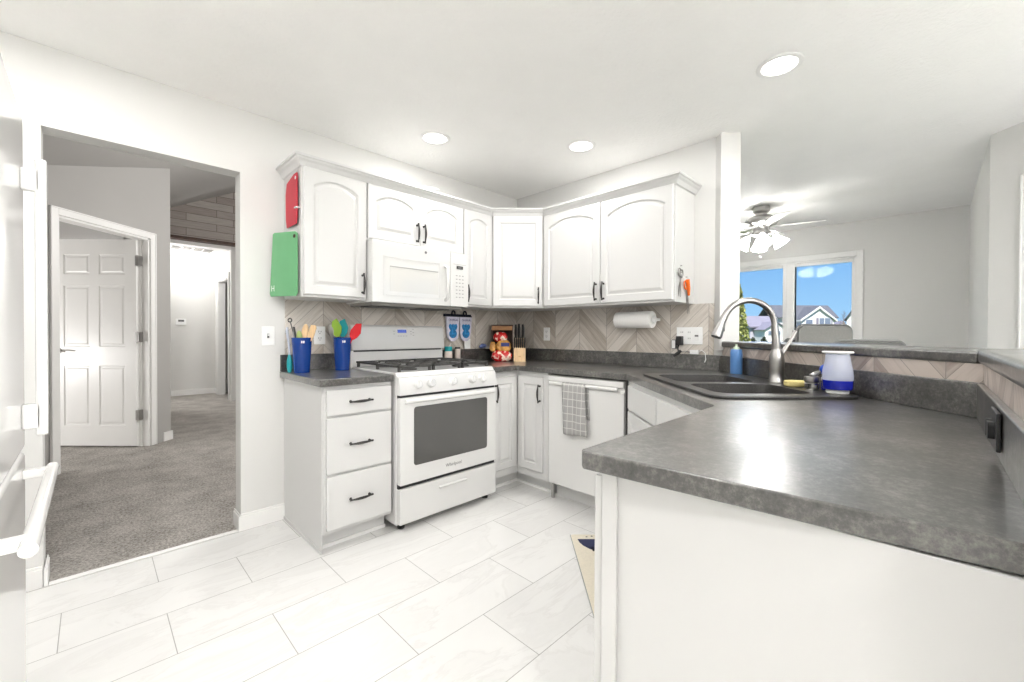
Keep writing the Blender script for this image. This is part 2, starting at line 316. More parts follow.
# ------------------------------------------------------------------ mesh builder
class M:
    def __init__(s): s.v = []; s.f = []; s.m = []; s.mi = 0; s.T = Matrix.Identity(4)
    def add(s, vs, fs):
        n = len(s.v); s.v += [tuple(s.T @ Vector(p)) for p in vs]
        s.f += [tuple(n+i for i in f) for f in fs]; s.m += [s.mi]*len(fs); return s
    def box(s, x0, x1, y0, y1, z0, z1):
        x0, x1 = sorted((x0, x1)); y0, y1 = sorted((y0, y1)); z0, z1 = sorted((z0, z1))
        return s.add([(x0, y0, z0), (x1, y0, z0), (x1, y1, z0), (x0, y1, z0), (x0, y0, z1), (x1, y0, z1), (x1, y1, z1), (x0, y1, z1)],
                     [(0, 3, 2, 1), (4, 5, 6, 7), (0, 1, 5, 4), (1, 2, 6, 5), (2, 3, 7, 6), (3, 0, 4, 7)])
    def prism(s, poly, z0, z1):
        n = len(poly)
        return s.add([(x, y, z0) for x, y in poly]+[(x, y, z1) for x, y in poly],
                     [tuple(range(n))[::-1], tuple(range(n, 2*n))]+[(i, (i+1) % n, n+(i+1) % n, n+i) for i in range(n)])
    def prism_y(s, poly, y0, y1):   # poly in (x, z)
        n = len(poly)
        return s.add([(x, y0, z) for x, z in poly]+[(x, y1, z) for x, z in poly],
                     [tuple(range(n)), tuple(range(n, 2*n))[::-1]]+[(i, n+i, n+(i+1) % n, (i+1) % n) for i in range(n)])
    def prism_x(s, poly, x0, x1):   # poly in (y, z)
        n = len(poly)
        return s.add([(x0, y, z) for y, z in poly]+[(x1, y, z) for y, z in poly],
                     [tuple(range(n))[::-1], tuple(range(n, 2*n))]+[(i, (i+1) % n, n+(i+1) % n, n+i) for i in range(n)])
    def loft(s, loops, closed=True, cap0=True, cap1=True):
        n = len(loops[0]); k = len(loops); fs = []
        for j in range(k-1):
            for i in range(n if closed else n-1):
                a, b = j*n+i, j*n+(i+1) % n; fs.append((a, b, b+n, a+n))
        if cap0: fs.append(tuple(range(n))[::-1])
        if cap1: fs.append(tuple(range((k-1)*n, k*n)))
        return s.add([p for l in loops for p in l], fs)
    def tube(s, pts, r, seg=10, cap=True, flat=None):
        pts = [Vector(p) for p in pts]; rs = r if isinstance(r, (list, tuple)) else [r]*len(pts)
        loops = []; t0 = (pts[1]-pts[0]).normalized()
        ref = Vector((0, 0, 1)) if abs(t0.z) < 0.9 else Vector((1, 0, 0))
        nrm = (ref - t0*ref.dot(t0)).normalized()
        for i, p in enumerate(pts):
            t = (pts[min(i+1, len(pts)-1)] - pts[max(i-1, 0)]).normalized()
            nrm = (nrm - t*nrm.dot(t)).normalized(); bn = t.cross(nrm)
            k = flat or 1.0
            loops.append([tuple(p + (nrm*math.cos(2*PI*j/seg)*k + bn*math.sin(2*PI*j/seg))*rs[i]) for j in range(seg)])
        return s.loft(loops, True, cap, cap)
    def lathe(s, prof, c=(0, 0, 0), seg=24, axis='z', cap0=True, cap1=True):
        loops = []
        for r, h in prof:
            l = []
            for j in range(seg):
                a = 2*PI*j/seg; x, y = r*math.cos(a), r*math.sin(a)
                l.append({'z': (c[0]+x, c[1]+y, c[2]+h), 'y': (c[0]+x, c[1]+h, c[2]+y), 'x': (c[0]+h, c[1]+x, c[2]+y)}[axis])
            loops.append(l)
        return s.loft(loops, True, cap0, cap1)
    def ball(s, c, r, seg=16, sz=(1, 1, 1)):
        loops = []; n = 9
        for i in range(n):
            a = -PI/2 + PI*(i+0.15)/(n-0.7) if False else -PI/2*0.98 + PI*0.98*i/(n-1)
            loops.append([(c[0]+r*sz[0]*math.cos(a)*math.cos(2*PI*j/seg), c[1]+r*sz[1]*math.cos(a)*math.sin(2*PI*j/seg), c[2]+r*sz[2]*math.sin(a)) for j in range(seg)])
        return s.loft(loops)
    def slab(s, outer, holes, z0, z1):
        bm = bmesh.new(); ev = []
        for lp in [outer]+holes:
            vs = [bm.verts.new((x, y, 0)) for x, y in lp]; ev.append(vs)
            for i in range(len(vs)): bm.edges.new((vs[i], vs[(i+1) % len(vs)]))
        bmesh.ops.triangle_fill(bm, use_beauty=True, use_dissolve=True, edges=bm.edges[:], normal=(0, 0, 1))
        bm.verts.index_update()
        n = len(bm.verts); vs = [v.co for v in bm.verts]
        fs = []
        for f in bm.faces:
            idx = [v.index for v in f.verts]
            if f.normal.z < 0: idx = idx[::-1]
            fs.append(tuple(i+n for i in idx)); fs.append(tuple(idx[::-1]))
        for l in ev:
            for i in range(len(l)):
                a, b = l[i].index, l[(i+1) % len(l)].index; fs.append((a, b, b+n, a+n))
        s.add([(v.x, v.y, z0) for v in vs]+[(v.x, v.y, z1) for v in vs], fs); bm.free(); return s
    def build(s, name, mats, parent=None, loc=(0, 0, 0), rz=0.0, bevel=0.0, seg=2, smooth=35, rot=None):
        me = bpy.data.meshes.new(name); me.from_pydata(s.v, [], s.f)
        mats = mats if isinstance(mats, (list, tuple)) else [mats]
        for m in mats: me.materials.append(m)
        for p, i in zip(me.polygons, s.m): p.material_index = i; p.use_smooth = True
        bm = bmesh.new(); bm.from_mesh(me); bmesh.ops.recalc_face_normals(bm, faces=bm.faces[:]); bm.to_mesh(me); bm.free()
        me.set_sharp_from_angle(angle=R(smooth)); me.update()
        o = bpy.data.objects.new(name, me); COL.objects.link(o)
        o.location = loc; o.rotation_euler = rot or (0, 0, rz)
        if parent: o.parent = parent
        if bevel:
            b = o.modifiers.new('bevel', 'BEVEL'); b.width = bevel; b.segments = seg; b.limit_method = 'ANGLE'; b.angle_limit = R(40); b.harden_normals = True
        return o

def thing(name, label, cat, loc=(0, 0, 0), rz=0.0, group=None):
    o = bpy.data.objects.new(name, None); o.empty_display_size = 0.05; COL.objects.link(o)
    o.location = loc; o.rotation_euler = (0, 0, rz); o['label'] = label; o['category'] = cat
    if group: o['group'] = group
    return o
def tag(o, label, cat, group=None):
    o['label'] = label; o['category'] = cat
    if group: o['group'] = group
    return o
def struct(o, label=None):
    o['kind'] = 'structure'
    if label: o['label'] = label
    return o
def sroot(name, loc=(0, 0, 0), rz=0.0):
    o = bpy.data.objects.new(name, None); COL.objects.link(o); o.location = loc; o.rotation_euler = (0, 0, rz); o['kind'] = 'structure'; return o
def rrect(x0, x1, y0, y1, r, n=6):
    pts = []
    for cx, cy, a0 in ((x1-r, y0+r, -90), (x1-r, y1-r, 0), (x0+r, y1-r, 90), (x0+r, y0+r, 180)):
        for i in range(n+1):
            a = R(a0+90*i/n); pts.append((cx+r*math.cos(a), cy+r*math.sin(a)))
    return pts
def text(body, size, mat_, parent, loc, rot, name='lettering', ext=0.0003):
    c = bpy.data.curves.new(name, 'FONT'); c.body = body; c.size = size; c.extrude = ext; c.align_x = 'CENTER'; c.align_y = 'CENTER'
    c.materials.append(mat_); tmp = bpy.data.objects.new(name, c); COL.objects.link(tmp); bpy.context.view_layer.update()
    me = bpy.data.meshes.new_from_object(tmp); bpy.data.objects.remove(tmp); bpy.data.curves.remove(c)
    o = bpy.data.objects.new(name, me); COL.objects.link(o); o.parent = parent; o.location = loc; o.rotation_euler = rot
    return o
S2 = math.sqrt(0.5)
def FR(f, r, z=0.0):      # a point f metres ahead and r metres to the right of the standpoint, on the 45 degree walls' grid
    return (CAM.x + S2*(f+r), CAM.y + S2*(f-r), z)

# ================================================================== ROOM SHELL
H = 2.44; T = 0.12
DZ = 1.82          # full-height stub wall: x - y
KZ = 1.87          # knee wall face: x - y
NY = -2.945         # knee wall face along the near side
OX0, OX1, OZ = -3.05, -2.283, 2.077
# kitchen tile floor, dining floor are one
struct(M().box(-3.9, 3.35, -4.9, 0.0, -0.05, 0.0).build('floor', TILE))
struct(M().box(-6.2, 0.72, 0.0, 8.2, -0.05, -0.002).build('floor', CARPET)).name = 'floor_carpet'
m = M(); m.box(-3.9, 3.35, -4.9, 0.12, H, H+0.1); struct(m.build('ceiling', CEIL))
# range wall with the cased opening
m = M(); m.box(-3.9, OX0, 0, T, 0, H); m.box(OX1, 3.35, 0, T, 0, H); m.box(OX0, OX1, 0, T, OZ, H)
struct(m.build('wall_range', WALLK))
# side wall with paper towel, and the short angled stub that ends it
cap0 = FR(2.69, 1.33); cap1 = FR(2.69, 1.455); cap2 = FR(2.95, 1.455)
m = M(); m.prism([(0, 0), (0, -DZ), cap0[:2], cap1[:2], cap2[:2], (T, -1.4), (T, 0)], 1.05, H)
m.prism([(0, 0), (0, -KZ), (0.06, 0.06-KZ), (T, -1.4), (T, 0)], 0, 1.05)
struct(m.build('wall_side', WALLK))
# knee walls
B0 = (KZ+NY, NY)
k_in0 = (0.02, 0.02-KZ)
o2 = KZ+0.177; B1 = (o2+NY-0.125, NY-0.125)
m = M(); m.prism([B0, (-2.30, NY), (-2.30, NY-0.125), B1, (0.19, 0.19-o2), (0.06, 0.06-KZ)], 0, 1.07)
struct(m.build('wall_knee', WALLK))
# dining room and living side
m = M(); WX = 3.23
wy0, wy1, wz = -2.221, -0.62, 2.045
m.box(WX, WX+T, -3.2, wy0, 0, H); m.box(WX, WX+T, wy1, 0.1, 0, H); m.box(WX, WX+T, wy0, wy1, wz, H)
struct(m.build('wall_far', WALL))
m = M(); m.prism([(WX+T, -3.085), (1.20, -3.085), (1.20, -3.20), (WX+T, -3.20)], 0, H); struct(m.build('wall_dining', WALL))
# angled wall that holds the glazed patio door (local x runs along it away from the corner)
pw = sroot('wall_patio', (1.20, -3.085, 0), R(-135))
m = M(); D0, D1 = 0.24, 1.85
m.box(0, D0, 0, 0.12, 0, H); m.box(D1, 2.34, 0, 0.12, 0, H); m.box(D0, D1, 0, 0.12, 2.06, H)
m.build('wall_face', WALL, pw)
pe = Vector((1.20, -3.085)) + Vector((-S2, -S2))*2.34
struct(M().box(-3.9, pe.x+0.05, pe.y-T, pe.y, 0, H).build('wall_back', WALL))
struct(M().box(-3.92, -3.80, -4.9, 0, 0, H).build('wall_left', WALLK))

def casing(parent, x0, x1, z1, w=0.06, y=-0.018, t=0.018, z0=0.0, name='casing'):
    m = M(); m.box(x0-w, x0, y, y+t, z0, z1+w); m.box(x1, x1+w, y, y+t, z0, z1+w); m.box(x0, x1, y, y+t, z1, z1+w)
    m.box(x0-w, x0-w+0.012, y-0.006, y, z0, z1+w); m.box(x1+w-0.012, x1+w, y-0.006, y, z0, z1+w); m.box(x0-w, x1+w, y-0.006, y, z1+w-0.012, z1+w)
    return m.build(name, TRIM, parent, bevel=0.003)

# patio door in the angled wall
pd = sroot('window_2', (1.20, -3.085, 0), R(-135))
casing(pd, D0, D1, 2.06)
m = M()
for a, b_ in ((D0, D0+0.05), (D1-0.05, D1), ((D0+D1)/2-0.04, (D0+D1)/2+0.04)): m.box(a, b_, 0.03, 0.08, 0, 2.06)
m.box(D0, D1, 0.03, 0.08, 0, 0.08); m.box(D0, D1, 0.03, 0.08, 1.98, 2.06); m.build('window_frame', TRIM, pd, bevel=0.003)
M().box(D0+0.05, D1-0.05, 0.052, 0.058, 0.08, 1.98).build('pane', PANE, pd)

# sliding window in the far wall (local x = world -y, local y = world +x)
wn = sroot('window_1', (WX, 0, 0), R(-90))
wa, wb = -wy1, -wy0
casing(wn, wa, wb, wz, w=0.062)
m = M(); m.box(wa, wa+0.03, 0, 0.1, 0, wz); m.box(wb-0.03, wb, 0, 0.1, 0, wz); m.box(wa, wb, 0, 0.1, wz-0.02, wz); m.box(wa, wb, 0, 0.1, 0, 0.03)
m.box(1.50, 1.63, 0.02, 0.1, 0, wz); m.box(1.535, 1.545, 0.012, 0.02, 0, wz); m.box(1.60, 1.63, 0.005, 0.1, 0.03, 1.985)
m.box(wb-0.045, wb-0.03, 0.03, 0.09, 0, wz); m.box(wa+0.03, wa+0.065, 0.03, 0.09, 0, wz)
m.box(wa+.03, wb-.03, 0.03, 0.09, 1.995, wz); m.box(wa+.03, wb-.03, 0.03, 0.09, 0.03, 0.09)
m.build('window_frame', TRIM, wn, bevel=0.003)
m = M(); m.box(wa+0.031, 1.499, -0.004, 0.04, 1.985, 2.018); m.box(1.631, wb-0.031, -0.004, 0.04, 1.985, 2.018); m.build('blind_headrail', TRIM, wn, bevel=0.004)
m = M(); m.box(wa+0.06, 1.50, 0.06, 0.066, 0.08, 1.98); m.box(1.63, wb-0.06, 0.06, 0.066, 0.08, 1.98); m.build('pane', PANE, wn)

# baseboards
def base(name, x0, x1, y0, y1):
    return struct(M().box(x0, x1, y0, y1, 0, 0.085).box(x0+0.004*(x1-x0 < 0.03), x1-0.004*(x1-x0 < 0.03), y0+0.004*(y1-y0 < 0.03), y1, 0.085, 0.098).build(name, TRIM, bevel=0.002))
base('baseboard_range', OX1-0.002, -2.052, -0.014, -0.0005)
base('baseboard_opening', OX1-0.014, OX1-0.0005, -0.014, T)
base('baseboard_left', OX0+0.0005, OX0+0.014, -0.014, T)
base('baseboard_fridge', -3.78, OX0-0.002, -0.014, -0.0005)
struct(M().box(OX0+0.015, OX1-0.015, -0.012, 0.022, 0, 0.006).build('trim_threshold', TRIM, bevel=0.002))

# ---------------- foyer, bedroom, hall beyond the opening
def ztop(x): return max(2.30, 2.90+0.52*(x+2.29))
# vaulted foyer ceiling
m = M(); xs = [-3.55, -2.31, 0.6]
m.add([(-3.44, T, ztop(-3.44)), (0.72, T, ztop(0.72)), (0.72, 5.40, ztop(0.72)), (-3.44, 5.40, ztop(-3.44)),
       (-3.44, T, ztop(-3.44)+.1), (0.72, T, ztop(0.72)+.1), (0.72, 5.40, ztop(0.72)+.1), (-3.44, 5.40, ztop(-3.44)+.1)],
      [(0, 3, 2, 1), (4, 5, 6, 7), (0, 1, 5, 4), (1, 2, 6, 5), (2, 3, 7, 6), (3, 0, 4, 7)])
m.box(-6.2, -3.43, T, 5.40, 2.30, 2.40)
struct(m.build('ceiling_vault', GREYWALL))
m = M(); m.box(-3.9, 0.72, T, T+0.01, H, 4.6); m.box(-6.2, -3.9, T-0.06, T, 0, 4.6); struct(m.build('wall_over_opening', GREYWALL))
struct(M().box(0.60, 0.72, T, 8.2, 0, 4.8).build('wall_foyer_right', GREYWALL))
# angled wall with the panel door; local x = distance ahead of the standpoint
RW = -3.66
o_ = FR(0, RW)
aw = sroot('wall_angled', o_, R(45))
S0, S1, SH = 3.38, 4.24, 2.09
m = M(); m.box(0.55, S0, 0, T, 0, 3.0); m.box(S1, 4.50, 0, T, 0, 3.0); m.box(S0, S1, 0, T, SH, 3.0)
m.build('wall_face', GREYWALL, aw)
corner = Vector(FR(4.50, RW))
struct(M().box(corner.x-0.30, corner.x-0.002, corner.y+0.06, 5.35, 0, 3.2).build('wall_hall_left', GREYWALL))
dr = sroot('door_1', o_, R(45))
casing(dr, S0, S1, SH, w=0.062)
m = M(); m.box(S0, S0+0.018, -0.002, T, 0, SH); m.box(S1-0.018, S1, -0.002, T, 0, SH); m.box(S0, S1, -0.002, T, SH-0.018, SH)
m.box(S0+0.018, S0+0.03, 0.03, 0.07, 0, SH-0.018); m.box(S1-0.03, S1-0.018, 0.06, 0.10, 0, SH-0.018)
m.build('door_frame', TRIM, dr, bevel=0.002)
# leaf swung open: faces the standpoint; local x thickness, local y width
def panel_leaf(w, h, t):
    """six-panel leaf in x (0..w), z (0..h), front at y=0, back at y=t"""
    m = M()
    cols = [(0.11, w/2-0.045), (w/2+0.045, w-0.11)]
    rows = [(0.20, 0.80), (0.99, 1.60), (1.71, 1.91)]
    xs = sorted({0, w, *[a for c in cols for a in c]}); zs = sorted({0, h, *[a for r in rows for a in r]})
    for yy in (0.0, t):
        sgn = 1 if yy == 0 else -1
        for i in range(len(xs)-1):
            for j in range(len(zs)-1):
                x0, x1, z0, z1 = xs[i], xs[i+1], zs[j], zs[j+1]
                if (x0, x1) in cols and (z0, z1) in rows:
                    def lp(d, dep): return [(x0+d, yy+sgn*dep, z0+d), (x1-d, yy+sgn*dep, z0+d), (x1-d, yy+sgn*dep, z1-d), (x0+d, yy+sgn*dep, z1-d)]
                    m.loft([lp(0, 0), lp(0.008, 0.007), lp(0.022, 0.007), lp(0.034, 0.0015)], True, False, True)
                else: m.add([(x0, yy, z0), (x1, yy, z0), (x1, yy, z1), (x0, yy, z1)], [(0, 1, 2, 3)])
    m.add([(0, 0, 0), (w, 0, 0), (w, t, 0), (0, t, 0), (0, 0, h), (w, 0, h), (w, t, h), (0, t, h)], [(0, 1, 2, 3), (4, 5, 6, 7), (0, 4, 7, 3), (1, 5, 6, 2)])
    return m
leaf = panel_leaf(0.835, 2.06, 0.035).build('door_leaf', TRIM, dr, loc=(4.185, 0.085+0.835, 0.012), rz=R(-90), smooth=20)
m = M()
hx, hy, hz = 4.185, 0.085+0.835-0.06, 0.96
m.lathe([(0.03, 0.0), (0.03, -0.008), (0.012, -0.01), (0.011, -0.05), (0.0, -0.05)], (hx, hy, hz), axis='x')
m.tube([(hx-0.045, hy, hz), (hx-0.05, hy-0.04, hz), (hx-0.048, hy-0.11, hz-0.006)], 0.009, 8); m.build('door_handle', NICKEL, dr)
for z in (0.32, 1.10, 1.86):
    m = M(); m.box(4.172, 4.186, 0.052, 0.085, z-0.05, z+0.05); m.tube([(4.178, 0.066, z-0.052), (4.178, 0.066, z+0.052)], 0.008, 8)
    m.box(4.18, 4.222, 0.052, 0.058, z-0.05, z+0.05); m.build('hinge', NICKEL, dr)
# bedroom beyond the panel door
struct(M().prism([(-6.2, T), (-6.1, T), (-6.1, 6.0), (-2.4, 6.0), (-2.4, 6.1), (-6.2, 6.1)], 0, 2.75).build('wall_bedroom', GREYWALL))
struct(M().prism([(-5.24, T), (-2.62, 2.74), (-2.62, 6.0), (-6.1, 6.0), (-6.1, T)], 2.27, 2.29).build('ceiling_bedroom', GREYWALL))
m = M(); m.T = Matrix.Translation(o_) @ Matrix.Rotation(R(45), 4, 'Z'); m.box(4.40, 4.505, -0.013, -0.0005, 0, 0.095); m.box(4.4995, 4.513, -0.013, 0.06, 0, 0.095)
struct(m.build('baseboard_angled', TRIM, bevel=0.002))
# hall: header wall of plank tile, lower ceiling, far wall, side doorway
HY, HZ, HF = 5.31, 2.62, 6.75
HC = 2.52
struct(M().box(-2.32, 0.62, HY, HY+0.12, HZ, 4.8).build('wall_plank_header', PLANK))
struct(M().box(-2.32, -1.0, HY-0.03, HY+0.14, HZ-0.045, HZ-0.001).build('trim_header', WOODD))
m = M(); m.box(-1.02, 0.62, HY, HY+0.12, 0, HZ); struct(m.build('wall_hall_front', WALL))
struct(M().box(-3.4, -1.0, HY+0.121, HF+0.1, HC, HZ+0.1).build('ceiling_hall', CEIL))
struct(M().box(-3.4, 0.4, HF, HF+0.1, 0, HZ+0.1).build('wall_hall_far', WALL))
struct(M().box(-3.5, -3.38, 6.1, HF, 0, HZ).build('wall_hall_end', WALL))
HX = -1.25
m = M(); m.box(HX, HX+0.1, HY+0.12, 5.60, 0, HZ); m.box(HX, HX+0.1, 6.42, HF, 0, HZ); m.box(HX, HX+0.1, 5.60, 6.42, 2.08, HZ)
struct(m.build('wall_hall_right', WALL))
d3 = sroot('door_2', (HX, 0, 0), R(-90))
casing(d3, -6.42, -5.60, 2.08, w=0.08)
m = M(); m.box(-6.42, -6.40, 0, 0.1, 0, 2.08); m.box(-5.62, -5.60, 0, 0.1, 0, 2.08); m.box(-6.42, -5.6, 0, 0.1, 2.06, 2.08); m.build('door_frame', TRIM, d3)
struct(M().box(-0.95, -0.90, 5.45, 6.70, 0, HZ).build('wall_dark_room', GAP))  # dark-coloured sheet stands in for the unlit room behind the doorway
struct(M().box(-3.4, HX-0.002, HF-0.013, HF-0.0005, 0, 0.10).build('baseboard_hall', TRIM, bevel=0.002))
struct(M().box(HX-0.013, HX-0.0005, 6.50, HF-0.014, 0, 0.10).box(HX-0.013, HX-0.0005, HY+0.12, 5.51, 0, 0.10).build('baseboard_hall_right', TRIM, bevel=0.002))

# ================================================================== CABINETS
def loopd(w, h, d, rise, yy, top=None, n=14):
    """door panel outline at inset d with an arched top of the given rise"""
    t = top if top is not None else d
    zs = h-t-rise
    pts = [(d, yy, d), (w-d, yy, d)]
    for i in range(n+1):
        k = i/n; x = (w-d)-(w-2*d)*k
        sh = 1-(2*k-1)**2
        sh = max(0.0, sh)**0.85
        pts.append((x, yy, zs+rise*sh))
    return pts
def door_mesh(w, h, rise=0.0, fr=0.052, t=0.019):
    n = 14
    out = [(0, 0, 0), (w, 0, 0)] + [(w-w*i/n, 0, h) for i in range(n+1)]
    def off(l, dy): return [(x, y+dy, z) for x, y, z in l]
    e = 0.004
    outi = [(e, 0, e), (w-e, 0, e)] + [((w-e)-(w-2*e)*i/n, 0, h-e) for i in range(n+1)]
    loops = [off(out, 0.0), off(out, -t+0.004), off(outi, -t),
             loopd(w, h, fr, rise, -t, fr), loopd(w, h, fr+0.006, rise, -t+0.008, fr+0.006), loopd(w, h, fr+0.014, rise, -t+0.008, fr+0.014),
             loopd(w, h, fr+0.030, rise*0.95, -t+0.001, fr+0.030)]
    m = M(); m.loft(loops); return m
def handle_mesh(L=0.13):
    """bowed pull lying along local z, feet toward +y"""
    m = M(); k = 12
    pts = []; rs = []
    for i in range(k+1):
        s_ = i/k; z = -L/2+L*s_
        pts.append((0, -0.020-0.010*math.sin(PI*s_)-0.004*math.sin(2*PI*s_)*0, z)); rs.append(0.0042+0.0036*math.sin(PI*s_)**2+0.002*(abs(s_-0.5) > 0.42))
    m.tube(pts, rs, 8)
    for sg in (-1, 1): m.tube([(0, 0.0, sg*(L/2-0.012)), (0, -0.012, sg*(L/2-0.011)), (0, -0.022, sg*(L/2-0.008))], [0.008, 0.005, 0.0055], 8)
    return m
HM = handle_mesh()
def put_door(parent, x, z, w, h, y, rise=0.0, handle=None, fr=0.052, name='door', flat=False):
    """door front; handle = (hx, hz, 'v'/'h') in door coordinates"""
    if flat:
        o = M().box(0, w, -0.019, 0, 0, h).build(name, CABW, parent, loc=(x, y, z), bevel=0.003)
    else:
        o = door_mesh(w, h, rise, fr).build(name, CABW, parent, loc=(x, y, z), smooth=12)
    if handle:
        hm = HM.build('handle', BLACKM, o, loc=(handle[0], -0.019, handle[1]))
        if handle[2] == 'h': hm.rotation_euler = (0, R(90), 0)
    return o

def cab(name, label, loc, rz, cat='cabinet', group=None): return thing(name, label, cat, loc, rz, group)
G = 0.003
# ---- left drawer base cabinet on the range wall (x -2.048 .. -1.662)
c = cab('drawer_cabinet', 'white three-drawer base cabinet between the cased opening and the range', (-2.048, 0, 0), 0)
w = 0.384
m = M(); m.box(0, w, -0.61, -0.001, 0.10, 0.875); m.build('body', CABW, c, bevel=0.002)
m = M(); m.box(0.0, w-0.002, -0.535, -0.002, 0.0, 0.10); m.build('toe_kick', CABW, c)
m = M(); m.box(-0.006, 0.0, -0.605, -0.002, 0.0, 0.873); m.box(-0.012, -0.006, -0.60, -0.002, 0, 0.02); m.build('side_panel', CABW, c, bevel=0.002)
m = M(); m.box(-0.006, w, -0.545, -0.535, 0, 0.018); m.build('shoe_molding', TRIM, c)
for z0, z1 in ((0.718, 0.852), (0.412, 0.706), (0.120, 0.400)):
    M().box(0.012, w-0.006, -0.629, -0.611, z0, z1).build('drawer', CABW, c, bevel=0.004)
    dd = c.children[-1]
    hm = HM.build('handle', BLACKM, dd, loc=(0.19, -0.629, (z0+z1)/2)); hm.rotation_euler = (0, R(90), 0)

# ---- corner base cabinet (range side + side wall), doors meet in the inner corner
c = cab('corner_base_cabinet', 'white corner base cabinet right of the range, two doors folded into the inner corner', (0, 0, 0), 0)
m = M(); m.prism([(-0.893, -0.001), (-0.893, -0.61), (-0.61, -0.61), (-0.61, -0.918), (-0.001, -0.918), (-0.001, -0.001)], 0.10, 0.875); m.build('body', CABW, c, bevel=0.002)
m = M(); m.prism([(-0.893, -0.002), (-0.893, -0.535), (-0.535, -0.535), (-0.535, -0.916), (-0.002, -0.916), (-0.002, -0.002)], 0.0, 0.10); m.build('toe_kick', CABW, c)
m = M(); m.prism([(-0.893, -0.535), (-0.893, -0.547), (-0.547, -0.547), (-0.547, -0.918), (-0.535, -0.918), (-0.535, -0.535)], 0, 0.018); m.build('shoe_molding', TRIM, c)
put_door(c, -0.880, 0.158, 0.247, 0.677, -0.611, 0.0, (0.026, 0.565, 'v'), fr=0.05)
d_ = put_door(c, -0.611, 0.158, 0.240, 0.677, -0.633, 0.0, (0.220, 0.565, 'v'), fr=0.05); d_.location = (-0.611, -0.635, 0.158); d_.rotation_euler = (0, 0, R(-90))

# ---- dishwasher (faces -x); local x = world -y
c = thing('dishwasher', 'white built-in dishwasher under the counter, grey plaid towel on its handle', 'dishwasher', (0, -0.925, 0), R(-90))
w = 0.608
M().box(0.004, w-0.004, -0.60, -0.02, 0.10, 0.868).build('tub', GAP, c)
m = M(); pr = [(-0.602, 0.108), (-0.628, 0.112), (-0.628, 0.79), (-0.618, 0.80), (-0.616, 0.815), (-0.634, 0.828), (-0.634, 0.860), (-0.602, 0.866)]
m.prism_x(pr, 0.008, w-0.010); m.build('door', APPL, c, bevel=0.004)
hb = M(); hb.prism_x([(-0.634, 0.826), (-0.645, 0.823), (-0.650, 0.814), (-0.646, 0.804), (-0.638, 0.806), (-0.634, 0.812)], 0.03, w-0.045); hb.build('handle', APPL, c)
M().box(0.02, w-0.02, -0.545, -0.53, 0.0, 0.095).build('toe_kick', CABW, c)
m = M(); m.tube([(0.03, -0.60, 0.0), (0.03, -0.60, 0.10)], 0.012, 8); m.build('levelling_leg', NICKEL, c)
m = M(); m.box(0.455, 0.505, -0.630, -0.628, 0.163, 0.168); m.box(0.474, 0.486, -0.630, -0.628, 0.157, 0.163); m.build('badge', GREYMARK, c)

# ---- sink base across the corner (front faces the doorway side); local x toward the standpoint
s0 = Vector((-0.618, -1.548)); s1 = Vector((-1.372, -2.302)); Ls = (s1-s0).length
c = cab('sink_base_cabinet', 'white angled sink base cabinet with false drawer fronts, beside the dishwasher', (s0.x, s0.y, 0), R(-135))
m = M(); m.box(0, Ls, 0.0, 0.50, 0.10, 0.66); m.box(0, Ls, 0.0, 0.02, 0.66, 0.875); m.build('body', CABW, c)
M().box(0.05, Ls-0.05, 0.075, 0.45, 0, 0.10).build('toe_kick', CABW, c)
hw = (Ls-0.11)/2
for i in range(2):
    x = 0.05+i*(hw+0.01)
    M().box(x, x+hw, -0.019, 0, 0.715, 0.850).build('false_drawer', CABW, c, bevel=0.003)
    put_door(c, x, 0.135, hw, 0.565, 0, 0.0, (hw-0.03 if i == 0 else 0.03, 0.47, 'v'))
# ---- peninsula cabinet
c = cab('peninsula_cabinet', 'white peninsula base cabinet in the foreground with plain end panel', (0, 0, 0), 0)
M().prism([(-1.425, -2.345), (-2.125, -2.345), (-2.125, -2.93), (-1.425, -2.93)], 0.10, 0.874).build('body', CABW, c)
M().prism([(-1.425, -2.42), (-2.12, -2.42), (-2.12, -2.93), (-1.425, -2.93)], 0.0, 0.10).build('toe_kick', CABW, c)
m = M(); m.box(-2.138, -2.125, -2.93, -2.345, 0.0, 0.874); m.build('end_panel', CABW, c, bevel=0.0015)
m = M(); m.box(-2.146, -2.138, -2.385, -2.351, 0.0, 0.873); m.build('corner_stile', CABW, c, bevel=0.002)
for i, x in enumerate((-2.136, -1.780)):
    o = put_door(c, 0, 0.135, 0.35, 0.72, 0, 0.0); o.location = (x+0.35, -2.344, 0.135); o.rotation_euler = (0, 0, R(180))

# ---- upper cabinets
UB, UT = 1.357, 2.10
def upper(label, x0, x1, zb=UB, loc=(0, 0, 0), rz=0, name='wall_cabinet', depth=0.305, side=0):
    c = cab(name, label, loc, rz, group=None)
    M().box(x0+0.0006, x1-0.0006, -depth, -0.001, zb, UT).build('body', CABW, c, bevel=0.002)
    return c
DB, DH = 1.371, 0.722
c = upper('white wall cabinet with one arched door at the left end, cutting boards on its side', -2.052, -1.669)
put_door(c, -2.045, DB, 0.370, DH, -0.306, 0.045, (0.344, 0.085, 'v'))
c = upper('short white wall cabinet with two arched doors above the microwave', -1.669, -0.903, zb=1.738)
put_door(c, -1.664, 1.752, 0.378, 0.341, -0.306, 0.045, (0.352, 0.085, 'v'))
put_door(c, -1.284, 1.752, 0.378, 0.341, -0.306, 0.045, (0.026, 0.085, 'v'))
c = upper('narrow white wall cabinet with one arched door, right of the microwave', -0.903, -0.612)
put_door(c, -0.898, DB, 0.284, DH, -0.306, 0.035, (0.026, 0.085, 'v'))
c = cab('corner_wall_cabinet', 'white diagonal corner wall cabinet with one square-topped door', (0, 0, 0), 0)
